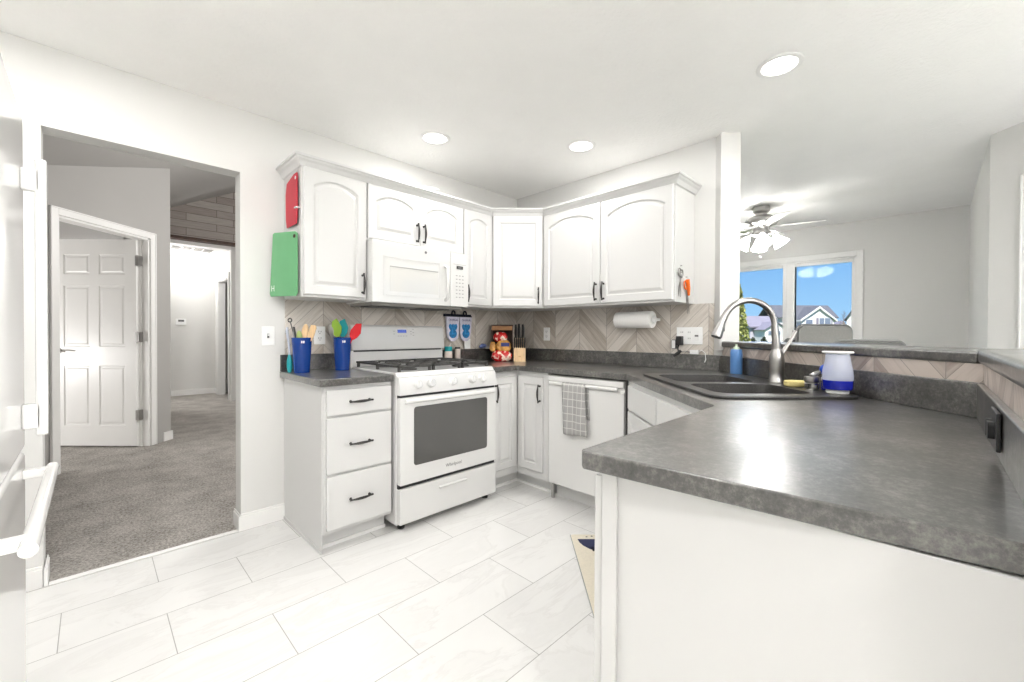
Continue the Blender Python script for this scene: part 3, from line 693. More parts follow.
M().prism([(-0.611, -0.001), (-0.611, -0.306), (-0.306, -0.611), (-0.001, -0.611), (-0.001, -0.001)], UB, UT).build('body', CABW, c, bevel=0.002)
o = put_door(c, 0, DB, 0.395, DH, 0, 0.0, (0.365, 0.085, 'v')); o.location = (-0.611+0.013-0.001, -0.306-0.013-0.001, DB); o.rotation_euler = (0, 0, R(-45))
c = upper('white wall cabinet with two wide arched doors on the paper towel wall', 0.613, 1.688, loc=(0, 0, 0), rz=R(-90))
put_door(c, 0.620, DB, 0.527, DH, -0.306, 0.055, (0.498, 0.085, 'v'))
put_door(c, 1.153, DB, 0.527, DH, -0.306, 0.055, (0.028, 0.085, 'v'))
# crown molding swept round the run
path = [(-2.052, -0.001), (-2.052, -0.306), (-0.611, -0.306), (-0.306, -0.611), (-0.306, -1.688), (-0.001, -1.688)]
prof = [(0.001, 2.088), (0.004, 2.092), (0.010, 2.094), (0.014, 2.104), (0.022, 2.118), (0.034, 2.128), (0.038, 2.136), (0.046, 2.140), (0.046, 2.152), (0.0, 2.152)]
def offset(path, d):
    out = []
    P = [Vector(p) for p in path]
    for i, p in enumerate(P):
        ns = []
        for a, b in ((i-1, i), (i, i+1)):
            if a < 0 or b >= len(P): continue
            t = (P[b]-P[a]).normalized(); ns.append(Vector((t.y, -t.x)))     # left-hand side is the room here
        n = sum(ns, Vector((0, 0)))/len(ns); k = n.length_squared
        out.append(p - n/k*d*-1)
    return out
# the room lies to the right of the path direction (toward -x / -y)
loops = []
for i in range(len(path)): loops.append([])
for d, z in prof:
    for i, p in enumerate(offset(path, d)): loops[i].append((p.x, p.y, z))
cm = thing('crown_molding', 'white crown molding running along the top of all the wall cabinets', 'molding')
m = M(); m.loft(loops); m.build('molding', CABW, cm, smooth=20)

# ================================================================== COUNTERS
def lip(m, poly, z0=0.9141, z1=1.016): m.prism(poly, z0, z1)
c = thing('countertop', 'small dark grey laminate countertop left of the range holding two blue cups', 'countertop')
M().box(-2.078, -1.664, -0.648, -0.001, 0.876, 0.914).build('slab', LAM, c, bevel=0.005, seg=3)
M().box(-2.076, -1.664, -0.020, -0.0015, 0.9141, 1.016).build('backsplash_lip', LAM, c, bevel=0.003)
SR0, SR1, SF0, SF1 = 0.750, 1.315, 1.55, 2.44
hole = [FR(f, r)[:2] for f, r in ((SF0+.03, SR0+.03), (SF0+.03, SR1-.03), (SF1-.03, SR1-.03), (SF1-.03, SR0+.03))]
ix0 = 0.015-KZ
c = thing('countertop', 'long dark grey laminate countertop with the sink, running round the corner onto the peninsula', 'countertop')
m = M(); m.slab([(-0.893, -0.001), (-0.893, -0.648), (-0.66, -0.648), (-0.648, -0.66), (-0.638, -1.545), (-1.400, -2.307), (-1.42, -2.315), (-2.168, -2.316), (-2.180, -2.326), (-2.130, -2.94+.001),
                 (B0[0]+0.001, NY+0.001), (-0.001, -KZ+0.001), (-0.001, -0.001)], [hole], 0.876, 0.914)
m.build('slab', LAM, c, bevel=0.0045, seg=3, smooth=20)
bsd = 0.028
m = M(); m.box(-0.893, -0.0015, -0.020, -0.0015, 0.9141, 1.016); m.build('backsplash_lip', LAM, c, bevel=0.003)
m = M(); m.box(-0.020, -0.0015, -KZ+0.01, -0.0205, 0.9141, 1.016); m.build('backsplash_lip', LAM, c, bevel=0.003)
KF = KZ-0.0015
m = M(); m.prism([(-0.0205, -0.0205-KF), (-0.0205, -0.0205-KF+bsd), (KF-bsd+NY+0.0215, NY+0.0215), (KF+NY+0.0015, NY+0.0015)], 0.9141, 1.016); m.build('backsplash_lip', LAM, c, bevel=0.003)
m = M(); m.prism([(KF-bsd+NY+0.0210, NY+0.0210), (KF+NY+0.001, NY+0.0015), (-2.13, NY+0.0015), (-2.13, NY+0.0210)], 0.9141, 1.016); m.build('backsplash_lip', LAM, c, bevel=0.003)

# raised bar top on the knee wall (front edges overhang slightly)
BT0, BT1 = 1.0715, 1.108
KB = KZ-0.022
bn = NY+0.020
bb = [(0.215-0.16, 0.055-KB), (KB+bn, bn), (-2.30, bn), (-2.30, bn-0.19), (KB+bn-0.10+0.36, bn-0.19), (0.62, 0.62-KZ-0.56), (0.36, -1.78), cap1[:2], cap0[:2]]
c = thing('bar_counter', 'dark grey laminate raised bar top along the low wall behind the sink', 'countertop')
diagb = [FR(2.66, 1.345)[:2], (KB+bn, bn), (KB+bn+0.08, bn-0.0), (KB+bn+0.29, bn-0.13), FR(2.66, 1.70)[:2]]
M().prism([FR(2.685, 1.337)[:2], (KB+bn, bn), (KB+bn+0.36, bn-0.12), FR(2.685, 1.70)[:2]], BT0, BT1).build('slab', LAM, c, bevel=0.010, seg=3)
c = thing('bar_counter', 'dark grey laminate bar top at right edge with bright polished front', 'countertop')
M().prism([(KB+bn-0.002, bn), (-2.30, bn), (-2.30, bn-0.17), (KB+bn+0.16, bn-0.20), (KB+bn+0.30, bn-0.125)], BT0, BT1+0.006).build('slab', LAM, c, bevel=0.012, seg=3)

# tiled backsplash skins (each in its own local frame: x along the wall, z up)
def tiles(name, mat_, loc, rz, x0, x1, z0, z1, label):
    o = M().box(x0, x1, -0.008, -0.0005, z0, z1).build(name, mat_, None, loc=loc, rz=rz); o['kind'] = 'structure'; return o
tiles('wall_tile_range', CHEV_L, (0, 0, 0), 0, -2.048, -0.009, 0.90, 1.357, '')
tiles('wall_tile_side', CHEV_R, (0, 0, 0), R(-90), 0.0005, DZ-0.001, 1.0165, 1.357, '')
kl = (Vector((0.0, -KZ))-Vector((B0[0], B0[1]))).length
tiles('wall_tile_knee', CHEV_K_SHADE, (0.0, -KZ, 0), R(-135), 0.02, kl-0.004, 1.0165, 1.071, '')
tiles('wall_tile_near', CHEV_K_SHADE, (B0[0], B0[1], 0), R(180), 0.004, 1.20, 1.0165, 1.071, '')

# ================================================================== SINK AND FAUCET (local x = right, local y = ahead)
c = thing('sink', 'black composite double-basin drop-in sink set across the counter corner', 'sink', FR(0, 0, 0.914), R(-45))
m = M()
bas = ((0.81, 1.185, 1.625, 1.945), (0.81, 1.185, 2.015, 2.36))
m.slab(rrect(SR0, SR1, SF0, SF1, 0.06), [rrect(*b, 0.06) for b in bas], 0.0005, 0.011); m.build('rim', SINKM, c, bevel=0.004, smooth=50)
for b in bas:
    m = M(); x0, x1, y0, y1 = b; loops = []
    for d, z, rr in ((0, 0.0095, 0.06), (0.004, -0.03, 0.06), (0.012, -0.17, 0.06), (0.03, -0.195, 0.06), (0.08, -0.20, 0.05)):
        loops.append([(x, y, z) for x, y in rrect(x0+d, x1-d, y0+d, y1-d, rr)])
    m.loft(loops, True, False, True)
    bo = m.build('basin', SINKM, c, smooth=60)
    M().lathe([(0.042, 0.0), (0.042, 0.003), (0.03, 0.003), (0.0, 0.0015)], ((x0+x1)/2, (y0+y1)/2, -0.199)).build('drain', STEEL, bo)

fx, fy = 1.268, 2.01
c = thing('faucet', 'tall brushed steel gooseneck faucet with side lever behind the sink', 'faucet', FR(fy, fx, 0.9255), R(-45))
m = M(); m.lathe([(0.036, 0), (0.036, 0.006), (0.031, 0.012), (0.030, 0.05), (0.033, 0.10), (0.030, 0.13), (0.021, 0.158), (0.0, 0.158)]); m.build('body', STEEL, c, smooth=60)
pts = [(0.0, 0, 0.13), (-0.004, 0, 0.20), (-0.010, 0, 0.26)]
cxr, rad = -0.135, 0.125
for i in range(0, 17):
    a = R(5+ (165-5)*i/16); pts.append((cxr+rad*math.cos(a), 0, 0.268+ (rad*0.98)*math.sin(a)))
m = M(); m.tube(pts, [0.021, 0.018, 0.016]+[0.0145]*17, 16); m.build('spout', STEEL, c, smooth=60)
ex, ez = pts[-1][0], pts[-1][2]
m = M(); m.tube([(ex+0.004, 0, ez+0.014), (ex-0.008, 0, ez-0.012), (ex-0.022, 0, ez-0.05), (ex-0.034, 0, ez-0.082)], [0.0155, 0.0165, 0.022, 0.0255], 16); sh = m.build('spray_head', STEEL, c, smooth=60)
M().tube([(ex-0.0345, 0, ez-0.083), (ex-0.036, 0, ez-0.087)], 0.022, 16).build('nozzle', BLACKP, sh)
M().box(ex-0.006, ex+0.004, -0.006, 0.006, ez-0.058, ez-0.03).build('button', BLACKP, sh, bevel=0.002)
m = M(); m.tube([(0.010, 0, 0.115), (0.030, 0, 0.145), (0.052, 0, 0.178), (0.075, 0, 0.212), (0.088, 0, 0.245)], [0.017, 0.013, 0.0085, 0.010, 0.013], 12, flat=0.8); m.build('lever', STEEL, c, smooth=60)

# ================================================================== RANGE
c = thing('range', 'white freestanding gas range with black grates and dark oven window', 'range', (-1.652, 0, 0), 0)
w = 0.757
m = M(); m.box(0.0, w, -0.648, -0.01, 0.035, 0.900); m.build('body', APPL, c, bevel=0.004)
m = M(); m.prism_x([(-0.665, 0.895), (-0.640, 0.922), (-0.06, 0.922), (-0.06, 0.895)], 0.0, w); m.build('cooktop', APPL, c, bevel=0.006)
m = M(); m.prism_x([(-0.645, 0.790), (-0.688, 0.792), (-0.690, 0.815), (-0.672, 0.893), (-0.645, 0.897)], 0.002, w-0.002); cp = m.build('control_panel', APPL, c, bevel=0.004)
for x in (0.118, 0.212, 0.376, 0.531, 0.625):
    k = M(); k.lathe([(0.030, 0.0), (0.030, -0.004), (0.026, -0.006), (0.024, -0.028), (0.020, -0.032), (0.0, -0.032)], axis='y'); k.box(-0.004, 0.004, -0.037, -0.03, -0.018, 0.018)
    k.build('knob', APPL, cp, loc=(x, -0.679, 0.848), rot=(R(-12), 0, 0), smooth=40)
# oven door
dd = M(); dd.box(0.004, w-0.004, -0.690, -0.650, 0.272, 0.778); dd = dd.build('oven_door', APPL, c, bevel=0.006, seg=3)
m = M(); m.prism_x([(-0.690, 0.742), (-0.712, 0.748), (-0.716, 0.760), (-0.706, 0.772), (-0.690, 0.776)], 0.03, w-0.03); m.build('handle', APPL, dd, bevel=0.004)
M().T and None
m = M(); m.prism_y(rrect(0.093, 0.664, 0.375, 0.720, 0.018), -0.6925, -0.689); m.build('oven_window', OVENGL, dd, bevel=0.001)
text('Whirlpool', 0.030, GREYMARK, dd, (0.383, -0.6915, 0.325), (R(90), 0, 0))
M().box(0.006, w-0.006, -0.668, -0.64, 0.245, 0.285).build('door_gap', BLACKP, c)
M().box(0.006, w-0.006, -0.668, -0.64, 0.770, 0.795).build('vent_gap', BLACKP, c)
m = M(); m.box(0.004, w-0.004, -0.688, -0.640, 0.045, 0.250); dw = m.build('storage_drawer', APPL, c, bevel=0.005)
m = M(); m.prism_x([(-0.688, 0.192), (-0.698, 0.196), (-0.700, 0.206), (-0.688, 0.214)], 0.27, 0.49); m.build('drawer_pull', APPL, dw, bevel=0.003)
for x, y in ((0.05, -0.62), (w-0.05, -0.62), (0.05, -0.08), (w-0.05, -0.08)):
    M().lathe([(0.02, 0), (0.022, 0.012), (0.012, 0.016), (0.012, 0.04)], (x, y, 0)).build('leg', BLACKP, c)
# backguard
m = M(); m.box(0.0, w, -0.045, -0.004, 0.900, 1.035); m.build('backguard_base', APPL, c, bevel=0.004)
m = M(); m.prism_x([(-0.004, 1.030), (-0.065, 1.032), (-0.070, 1.05), (-0.048, 1.195), (-0.030, 1.208), (-0.004, 1.208)], -0.002, w+0.002); bgd = m.build('backguard', APPL, c, bevel=0.006, seg=3)
M().box(0.02, w-0.02, -0.049, -0.040, 1.022, 1.032).build('shadow_gap', BLACKP, c)
def on_guard(x, z): return (x, -0.0705+(z-1.05)*0.152, z)
m = M(); m.box(-0.036, 0.036, -0.002, 0.003, -0.012, 0.012); m.build('display', DISP, bgd, loc=on_guard(0.385, 1.165), rot=(R(-8.6), 0, 0))
m = M()
for q_, (dx, dz) in enumerate(((-0.03, -0.035), (-0.01, -0.035), (0.012, -0.035), (0.034, -0.035), (0.075, 0.0), (0.075, -0.02), (0.095, 0.015), (0.095, -0.01), (0.095, -0.03), (-0.065, 0.0), (-0.065, -0.02))):
    p = on_guard(0.385+dx, 1.165+dz); m = M(); m.box(p[0]-0.006, p[0]+0.006, p[1]-0.0016, p[1]+0.002, p[2]-0.002, p[2]+0.002); m.build('button', GREYP, bgd)
# burners and grates
for x, y, r in ((0.17, -0.20, 0.040), (0.17, -0.49, 0.048), (0.59, -0.20, 0.040), (0.59, -0.49, 0.050), (0.38, -0.345, 0.045)):
    M().lathe([(r*1.25, 0), (r*1.2, 0.008), (r, 0.012), (r, 0.022), (r*0.9, 0.026), (0, 0.026)], (x, y, 0.922)).build('burner', IRON, c)
for x0, x1 in ((0.025, 0.262), (0.266, 0.492), (0.496, 0.733)):
    m = M(); z0, z1 = 0.948, 0.960; y0, y1 = -0.630, -0.075; b = 0.006
    def bar(ax, ay, bx, by, hgt=z1):
        if abs(ax-bx) > abs(ay-by): m.box(ax, bx, ay-b, ay+b, z0, hgt)
        else: m.box(ax-b, ax+b, ay, by, z0, hgt)
    bar(x0, y0+b, x1, y0+b); bar(x0, y1-b, x1, y1-b); bar(x0+b, y0, x0+b, y1); bar(x1-b, y0, x1-b, y1); bar(x0, (y0+y1)/2, x1, (y0+y1)/2)
    xm = (x0+x1)/2
    for ym in ((y0*0.76+y1*0.24), (y0*0.24+y1*0.76)):
        bar(x0, ym, xm-0.03, ym); bar(xm+0.03, ym, x1, ym)
    for a, bb_ in ((y0, y0+0.10), (y0+0.18, y1-0.18), (y1-0.10, y1)): bar(xm, a, xm, bb_)
    for px in (x0+0.012, x1-0.012):
        for py in (y0+0.012, y1-0.012, (y0+y1)/2): m.box(px-0.008, px+0.008, py-0.008, py+0.008, 0.922, z0)
    m.build('grate', IRON, c, bevel=0.0015, seg=1)

# ================================================================== MICROWAVE
c = thing('microwave', 'white over-the-range microwave mounted under the short cabinet', 'microwave', (-1.669, 0, 0), 0)
w = 0.760
M().box(0.002, w, -0.355, -0.010, 1.345, 1.736).build('body', APPL, c, bevel=0.003)
M().box(0.02, w-0.02, -0.340, -0.03, 1.330, 1.345).build('vent_panel', VENT, c)
for x0, x1 in ((0.06, 0.30), (0.44, 0.68)): M().box(x0, x1, -0.26, -0.10, 1.325, 1.330).build('grease_filter', BLACKP, c)
m = M(); m.box(0.0, 0.592, -0.392, -0.357, 1.345, 1.735); md = m.build('door', APPL, c, bevel=0.006, seg=3)
m = M()
x0, x1, z0, z1 = 0.075, 0.500, 1.392, 1.640
for a in ((x0, x1, z0, z0+0.006), (x0, x1, z1-0.006, z1), (x0, x0+0.006, z0, z1), (x1-0.006, x1, z0, z1)): m.box(a[0], a[1], -0.3945, -0.392, a[2], a[3])
m.build('door_trim', APPL, md)
M().box(0.118, 0.485, -0.3935, -0.391, 1.420, 1.578).build('door_window', MWGL, md)
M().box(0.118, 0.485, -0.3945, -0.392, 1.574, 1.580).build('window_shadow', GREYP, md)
m = M(); m.tube([(0.545, -0.392, 1.625), (0.545, -0.425, 1.61), (0.545, -0.432, 1.50), (0.545, -0.425, 1.40), (0.545, -0.392, 1.385)], 0.012, 10); m.build('handle', APPL, md, smooth=60)
M().lathe([(0.009, 0), (0.009, -0.002), (0, -0.002)], (0.385, -0.392, 1.70), axis='y').build('badge', GREYMARK, md)
m = M(); m.box(0.595, w, -0.390, -0.357, 1.345, 1.735); mc = m.build('control_panel', APPL, c, bevel=0.006, seg=3)
M().box(0.648, 0.705, -0.3925, -0.389, 1.618, 1.640).build('display', BLACKP, mc)
text('12:00', 0.016, GREYP, mc, (0.676, -0.3928, 1.629), (R(90), 0, 0))
m = M()
for i in range(3):
    for j in range(7): m.box(0.642+i*0.028, 0.656+i*0.028, -0.3915, -0.389, 1.41+j*0.026, 1.417+j*0.026)
m.build('keypad', GREYP, mc)
for z in (1.65,): M().box(0.62, 0.735, -0.3912, -0.389, 1.650, 1.653).build('panel_line', GREYP, mc)

# ================================================================== REFRIGERATOR
FX = -3.030
c = thing('refrigerator', 'glossy white refrigerator at the left edge seen almost edge-on, long white handles', 'refrigerator', (0, 0, 0), 0)
M().box(-3.76, FX-0.075, -1.72, -0.962, 0.02, 1.76).build('body', FRIDGE, c, bevel=0.004)
du = M().box(FX-0.07, FX, -1.722, -0.958, 0.815, 1.775).build('door', FRIDGE, c, bevel=0.012, seg=3)
dl = M().box(FX-0.07, FX, -1.722, -0.958, 0.055, 0.805).build('freezer_drawer', FRIDGE, c, bevel=0.012, seg=3)
M().box(FX-0.07, FX-0.02, -1.70, -0.97, 0.0, 0.05).build('grille', VENT, c)
hxp = -2.992
m = M(); m.box(hxp-0.012, hxp+0.012, -1.050, -1.022, 0.86, 1.64)
m.box(FX, hxp, -1.050, -1.024, 1.548, 1.610); m.box(FX, hxp, -1.050, -1.024, 0.880, 0.950); m.build('handle', FRIDGE, du, bevel=0.005, seg=3)
m = M(); m.tube([(-2.975, -0.985, 0.752), (-2.975, -1.665, 0.752)], 0.0140, 16)
for y in (-1.03, -1.61): m.box(FX, -2.978, y-0.014, y+0.014, 0.740, 0.764)
m.build('handle', FRIDGE, dl, bevel=0.003)

# ================================================================== LIGHTS
def can(loc, label, power=None, group='recessed ceiling lights'):
    c = thing('recessed_light', label, 'ceiling light', (loc[0], loc[1], H), 0, group)
    m = M(); m.lathe([(0.098, -0.0005), (0.098, -0.004), (0.090, -0.008), (0.076, -0.006), (0.074, 0.0)], seg=40, cap0=False, cap1=False); m.build('trim_ring', TRIM, c, smooth=50)
    M().lathe([(0.075, -0.003), (0.0, -0.0035)], seg=40, cap0=False).build('lens', LAMPGL, c)
    lamp('lamp', 'AREA', (0, 0, -0.012), power or CAN_W, WARM, size=0.14, parent=c)
can((-0.563, -2.303), 'round recessed ceiling light above the peninsula, largest in view')
can((-1.286, -0.50), 'round recessed ceiling light in front of the range wall')
can((-0.515, -1.117), 'round recessed ceiling light in front of the paper towel wall')
# unseen fittings of the same kind, added to fill the kitchen with light
can((-2.45, -2.2), 'added recessed fill light overhead, outside the picture', 4)
can((-3.1, -0.9), 'added recessed fill light by the refrigerator, outside the picture', 9)
can((-3.0, -3.6), 'added recessed fill light behind the standpoint, left', 7)
can((-1.2, -3.8), 'added recessed fill light behind the standpoint, right', 7)
can((-2.2, -4.2), 'added recessed fill light behind the standpoint, middle', 7)

GLOBE = mat('fill_globe_glow', (0.9, 0.9, 0.88), 0.5, emit=WARM, estr=18.0)
def globe(x, y, z, label, r=0.13):  # unseen globes added to throw light up onto the ceiling
    c = thing('fill_globe', label, 'added fill light', (x, y, H), 0, 'added fill globes behind the standpoint')
    M().lathe([(0.06, -0.001), (0.06, -0.02), (0, -0.025)]).build('canopy', NICKEL, c)
    M().tube([(0, 0, -0.02), (0, 0, z-H+r)], 0.004, 6).build('cord', BLACKP, c)
    M().ball((0, 0, z-H), r, 24).build('globe', GLOBE, c, smooth=80)
globe(-2.6, -4.5, 1.75, 'added globe fill light behind the standpoint, outside the picture')
globe(-1.6, -4.55, 1.75, 'added globe fill light behind the standpoint, outside the picture')
globe(-0.1, -4.3, 1.80, 'added globe fill light behind the standpoint, outside the picture', 0.10)

# ceiling fan
c = thing('ceiling_fan', 'brushed nickel ceiling fan with white blades and lit glass shades', 'ceiling fan', (1.90, -1.60, H), 0)
m = M(); m.lathe([(0.075, 0), (0.075, -0.045), (0.06, -0.062), (0.05, -0.07), (0.05, -0.085), (0.0, -0.085)], seg=32); m.build('canopy', NICKEL, c)
m = M(); m.lathe([(0.03, -0.08), (0.10, -0.10), (0.145, -0.13), (0.150, -0.155), (0.135, -0.18), (0.08, -0.20), (0.07, -0.24), (0.085, -0.26), (0.075, -0.29), (0.0, -0.295)], seg=32); m.build('motor', NICKEL, c, smooth=60)
for k in range(5):
    a = R(-75+72*k)
    bm_ = M(); out = [(0.17, -0.055), (0.20, -0.068), (0.48, -0.075), (0.525, -0.062), (0.535, 0.0), (0.525, 0.062), (0.48, 0.075), (0.20, 0.068), (0.17, 0.055)]
    bm_.prism(out, -0.003, 0.003)
    bl = bm_.build('blade', BLADE, c, loc=(0, 0, -0.2)); bl.matrix_basis = Matrix.Translation((0, 0, -0.205)) @ Matrix.Rotation(a, 4, 'Z') @ Matrix.Rotation(R(11), 4, 'X')
    ba = M(); ba.box(0.08, 0.20, -0.018, 0.018, -0.008, -0.003); ba.box(0.18, 0.23, -0.04, 0.04, -0.008, -0.0035); ba.build('blade_arm', NICKEL, bl)
for k in range(4):
    a = R(20+90*k); ca, sa = math.cos(a), math.sin(a)
    m = M(); m.tube([(0.05*ca, 0.05*sa, -0.27), (0.095*ca, 0.095*sa, -0.275), (0.115*ca, 0.115*sa, -0.30)], 0.012, 8)
    m.build('shade_arm', NICKEL, c)
    sh = M(); sh.lathe([(0.022, 0.0), (0.030, -0.02), (0.045, -0.05), (0.062, -0.085), (0.075, -0.115), (0.072, -0.115), (0.058, -0.083), (0.040, -0.045), (0.02, -0.004)], seg=20, cap0=False, cap1=True)
    s_ = sh.build('lamp_shade', SHADEM, c, smooth=60)
    s_.matrix_basis = Matrix.Translation((0.115*ca, 0.115*sa, -0.30)) @ Matrix.Rotation(a, 4, 'Z') @ Matrix.Rotation(R(-35), 4, 'Y')
for dx in (-0.02, 0.03):
    m = M(); m.tube([(dx, 0.01, -0.29), (dx, 0.01, -0.49)], 0.0015, 6); m.ball((dx, 0.01, -0.50), 0.008, 8); m.build('pull_chain', NICKEL, c)
# smoke-free ceiling: a small black register by the fan
# hall lamp, ceiling vent, thermostat
c = thing('dome_light', 'white flush dome ceiling light in the hallway beyond the opening', 'ceiling light', (-1.74, 6.30, HC), 0)
M().lathe([(0.155, 0), (0.155, -0.02), (0.15, -0.025), (0, -0.025)], seg=32).build('base', TRIM, c)
M().lathe([(0.145, -0.022), (0.14, -0.045), (0.11, -0.075), (0.06, -0.092), (0.0, -0.096)], seg=32).build('glass_dome', DOME, c, smooth=60)
lamp('lamp', 'POINT', (0, 0, -0.16), 7, WARM, size=0.12, parent=c)
c = thing('return_air_vent', 'slatted return air vent in the hallway ceiling beside the dome light', 'vent', (-1.72, 5.80, HC), 0)
M().box(-0.29, 0.29, -0.17, 0.17, -0.008, -0.001).build('frame', TRIM, c, bevel=0.002)
for i in range(4): M().box(-0.27+i*0.138, -0.15+i*0.138, -0.15, 0.15, -0.011, -0.0085).build('grille_panel', VENT, c)
c = thing('thermostat', 'small white thermostat on the hallway far wall', 'thermostat', (-1.76, HF, 1.335), 0)
M().box(-0.075, 0.075, -0.025, -0.001, -0.055, 0.055).build('housing', PLATE, c, bevel=0.004)
M().box(-0.04, 0.045, -0.027, -0.025, 0.0, 0.035).build('screen', SLOT, c)
# point lights without fixtures, added to brighten foyer, hall and bedroom
lamp('foyer_fill', 'POINT', (-0.7, 1.5, 2.3), 52, WARM, size=0.15)
lamp('hall_fill', 'POINT', (-2.6, 6.0, 1.7), 48, WARM, size=0.15)
lamp('bedroom_fill', 'POINT', FR(2.9, -5.7, 0.8), 40, WARM, size=0.15)

# ================================================================== WALL PLATES
def outlet(parent, w=0.07, h=0.115, duplex=True):
    pass
def duplex(label, loc, rz, name='outlet'):
    c = thing(name, label, 'outlet', loc, rz)
    M().box(-0.036, 0.036, -0.006, -0.0005, -0.0585, 0.0585).build('cover_plate', PLATE, c, bevel=0.003)
    m = M()
    for z in (0.021, -0.021):
        for x in (-0.007, 0.007): m.box(x-0.0016, x+0.0016, -0.0082, -0.0078, z-0.002, z+0.009)
        m.lathe([(0.003, -0.0078), (0.003, -0.0082), (0, -0.0082)], (0, 0, z-0.009), axis='y', seg=8)
    for z in (0.021, -0.021): rc = M().prism_y(rrect(-0.017, 0.017, z-0.017, z+0.017, 0.008), -0.0078, -0.006).build('receptacle', WHITEP, c)
    m.build('slots', SLOT, rc)
    return c
duplex('white duplex outlet on chevron tile between the two blue cups', (-1.843, -0.0085, 1.135), 0)
duplex('white duplex outlet on chevron tile right of the knife block', (-0.0085, -0.392, 1.148), R(-90))
c = thing('light_switch', 'white single toggle light switch on the wall beside the opening', 'light switch', (-2.141, 0, 1.132), 0)
M().box(-0.036, 0.036, -0.006, -0.0005, -0.0585, 0.0585).build('cover_plate', PLATE, c, bevel=0.003)
m = M(); m.box(-0.006, 0.006, -0.0065, -0.006, -0.013, 0.013); m.build('slot', SLOT, c)
m = M(); m.box(-0.0045, 0.0045, -0.016, -0.006, 0.0, 0.010); m.build('toggle', WHITEP, c)
c = thing('switch_outlet_plate', 'wide white wall plate with outlet and switches near the faucet', 'outlet', (-0.0085, -1.662, 1.142), R(-90))
M().box(-0.088, 0.088, -0.006, -0.0005, -0.0585, 0.0585).build('cover_plate', PLATE, c, bevel=0.003)
m = M(); m2 = M()
for cx in (-0.05, 0.0, 0.05):
    for z in ((0.021, -0.021) if cx < 0.04 else ()):
        M().prism_y(rrect(cx-0.015, cx+0.015, z-0.016, z+0.016, 0.007), -0.0078, -0.006).build('receptacle', WHITEP, c)
        for x in (-0.006, 0.006): m.box(cx+x-0.0016, cx+x+0.0016, -0.0082, -0.0078, z-0.002, z+0.008)
    if cx > 0.04: m2.box(cx-0.016, cx+0.016, -0.009, -0.006, -0.033, 0.033); m.box(cx-0.012, cx+0.012, -0.0092, -0.009, -0.006, 0.006)
rc = m2.build('rocker_switch', WHITEP, c); m.build('slots', GREYMARK, rc)
# chargers and cords
c = thing('charger', 'black charger plugged into the wide plate, black connector hanging over the lip', 'charger', (-0.0085, -1.607, 1.107), R(-90))
M().box(-0.022, 0.018, -0.045, -0.0085, -0.03, 0.032).build('charger_block', BLACKP, c, bevel=0.004)
m = M(); m.tube([(-0.005, -0.035, -0.028), (-0.006, -0.045, -0.05), (0.0, -0.05, -0.075)], 0.005, 8); m.build('cable', BLACKP, c)
m = M(); m.tube([(0.016, -0.046, -0.066), (-0.002, -0.05, -0.083), (-0.03, -0.055, -0.105)], [0.010, 0.011, 0.010], 10); m.build('connector', BLACKP, c)
c = thing('charger', 'grey charger block beside the black one at the left of the wide plate', 'charger', (-0.0085, -1.565, 1.085), R(-90))
M().box(-0.018, 0.014, -0.03, -0.0005, -0.035, 0.03).build('charger_block', GREYMARK, c, bevel=0.004)
M().box(-0.012, 0.010, -0.032, -0.030, -0.03, 0.025).build('face', PLATE, c)
c = thing('charger', 'white charger with white cord drooping over the dark lip near the blue bottle', 'charger', (-0.02, -1.70, 1.017), R(-90))
M().box(-0.028, 0.028, -0.012, 0.008, 0.0, 0.030).build('charger_block', PLATE, c, bevel=0.004)
m = M(); m.tube([(0.028, -0.002, 0.018), (0.05, -0.004, 0.030), (0.072, -0.006, 0.012), (0.078, -0.010, -0.03), (0.072, -0.012, -0.05)], 0.0025, 6); m.build('cord', PLATE, c)
m = M(); m.tube([(-0.028, -0.002, 0.012), (-0.06, -0.004, 0.020), (-0.10, -0.006, 0.010), (-0.125, -0.01, 0.006)], [0.0045, 0.002, 0.002, 0.002], 6); m.build('cord', GREYMARK, c)
c = thing('outlet', 'black outlet with cover set in the near backsplash at the right edge', 'outlet', (-1.655, NY+0.022, 0.974), R(180))
M().box(-0.058, 0.058, -0.007, -0.0005, -0.036, 0.036).build('cover_plate', BLACKP, c, bevel=0.002)
M().prism_y(rrect(-0.038, -0.004, -0.016, 0.016, 0.007), -0.016, -0.007).build('receptacle', BLACKP, c); M().prism_y(rrect(0.004, 0.038, -0.016, 0.016, 0.007), -0.016, -0.007).build('receptacle', BLACKP, c)

# ================================================================== THINGS ON THE COUNTERS AND WALLS
# paper towel
c = thing('paper_towel_roll', 'white paper towel roll held horizontally under the cabinet on the side wall', 'paper towels', (-0.100, -1.30, 1.255), 0)
m = M(); m.lathe([(0.018, -0.140), (0.059, -0.140), (0.0605, -0.137), (0.0605, 0.137), (0.059, 0.140), (0.018, 0.140)], axis='y', seg=40, cap0=False, cap1=False); m.lathe([(0.018, 0.14), (0.018, -0.14)], axis='y', seg=20, cap0=False, cap1=False); m.build('paper', PAPER, c)
c = thing('paper_towel_holder', 'white plastic holder arms gripping the paper towel roll', 'paper towel holder', (-0.100, -1.30, 1.255), 0)
m = M(); m.tube([(0, -0.155, 0), (0, 0.155, 0)], 0.012, 12); m.build('rod', WHITEP, c)
for sg in (-1, 1):
    m = M(); m.lathe([(0.028, sg*0.143), (0.028, sg*0.158), (0.012, sg*0.162), (0.012, sg*0.172), (0, sg*0.172)], axis='y', seg=20)
    m.prism_y([(-0.014, -0.010), (0.0895, -0.010), (0.0895, 0.010), (-0.014, 0.010)], sg*0.148, sg*0.155); m.build('arm', WHITEP, c, bevel=0.002)

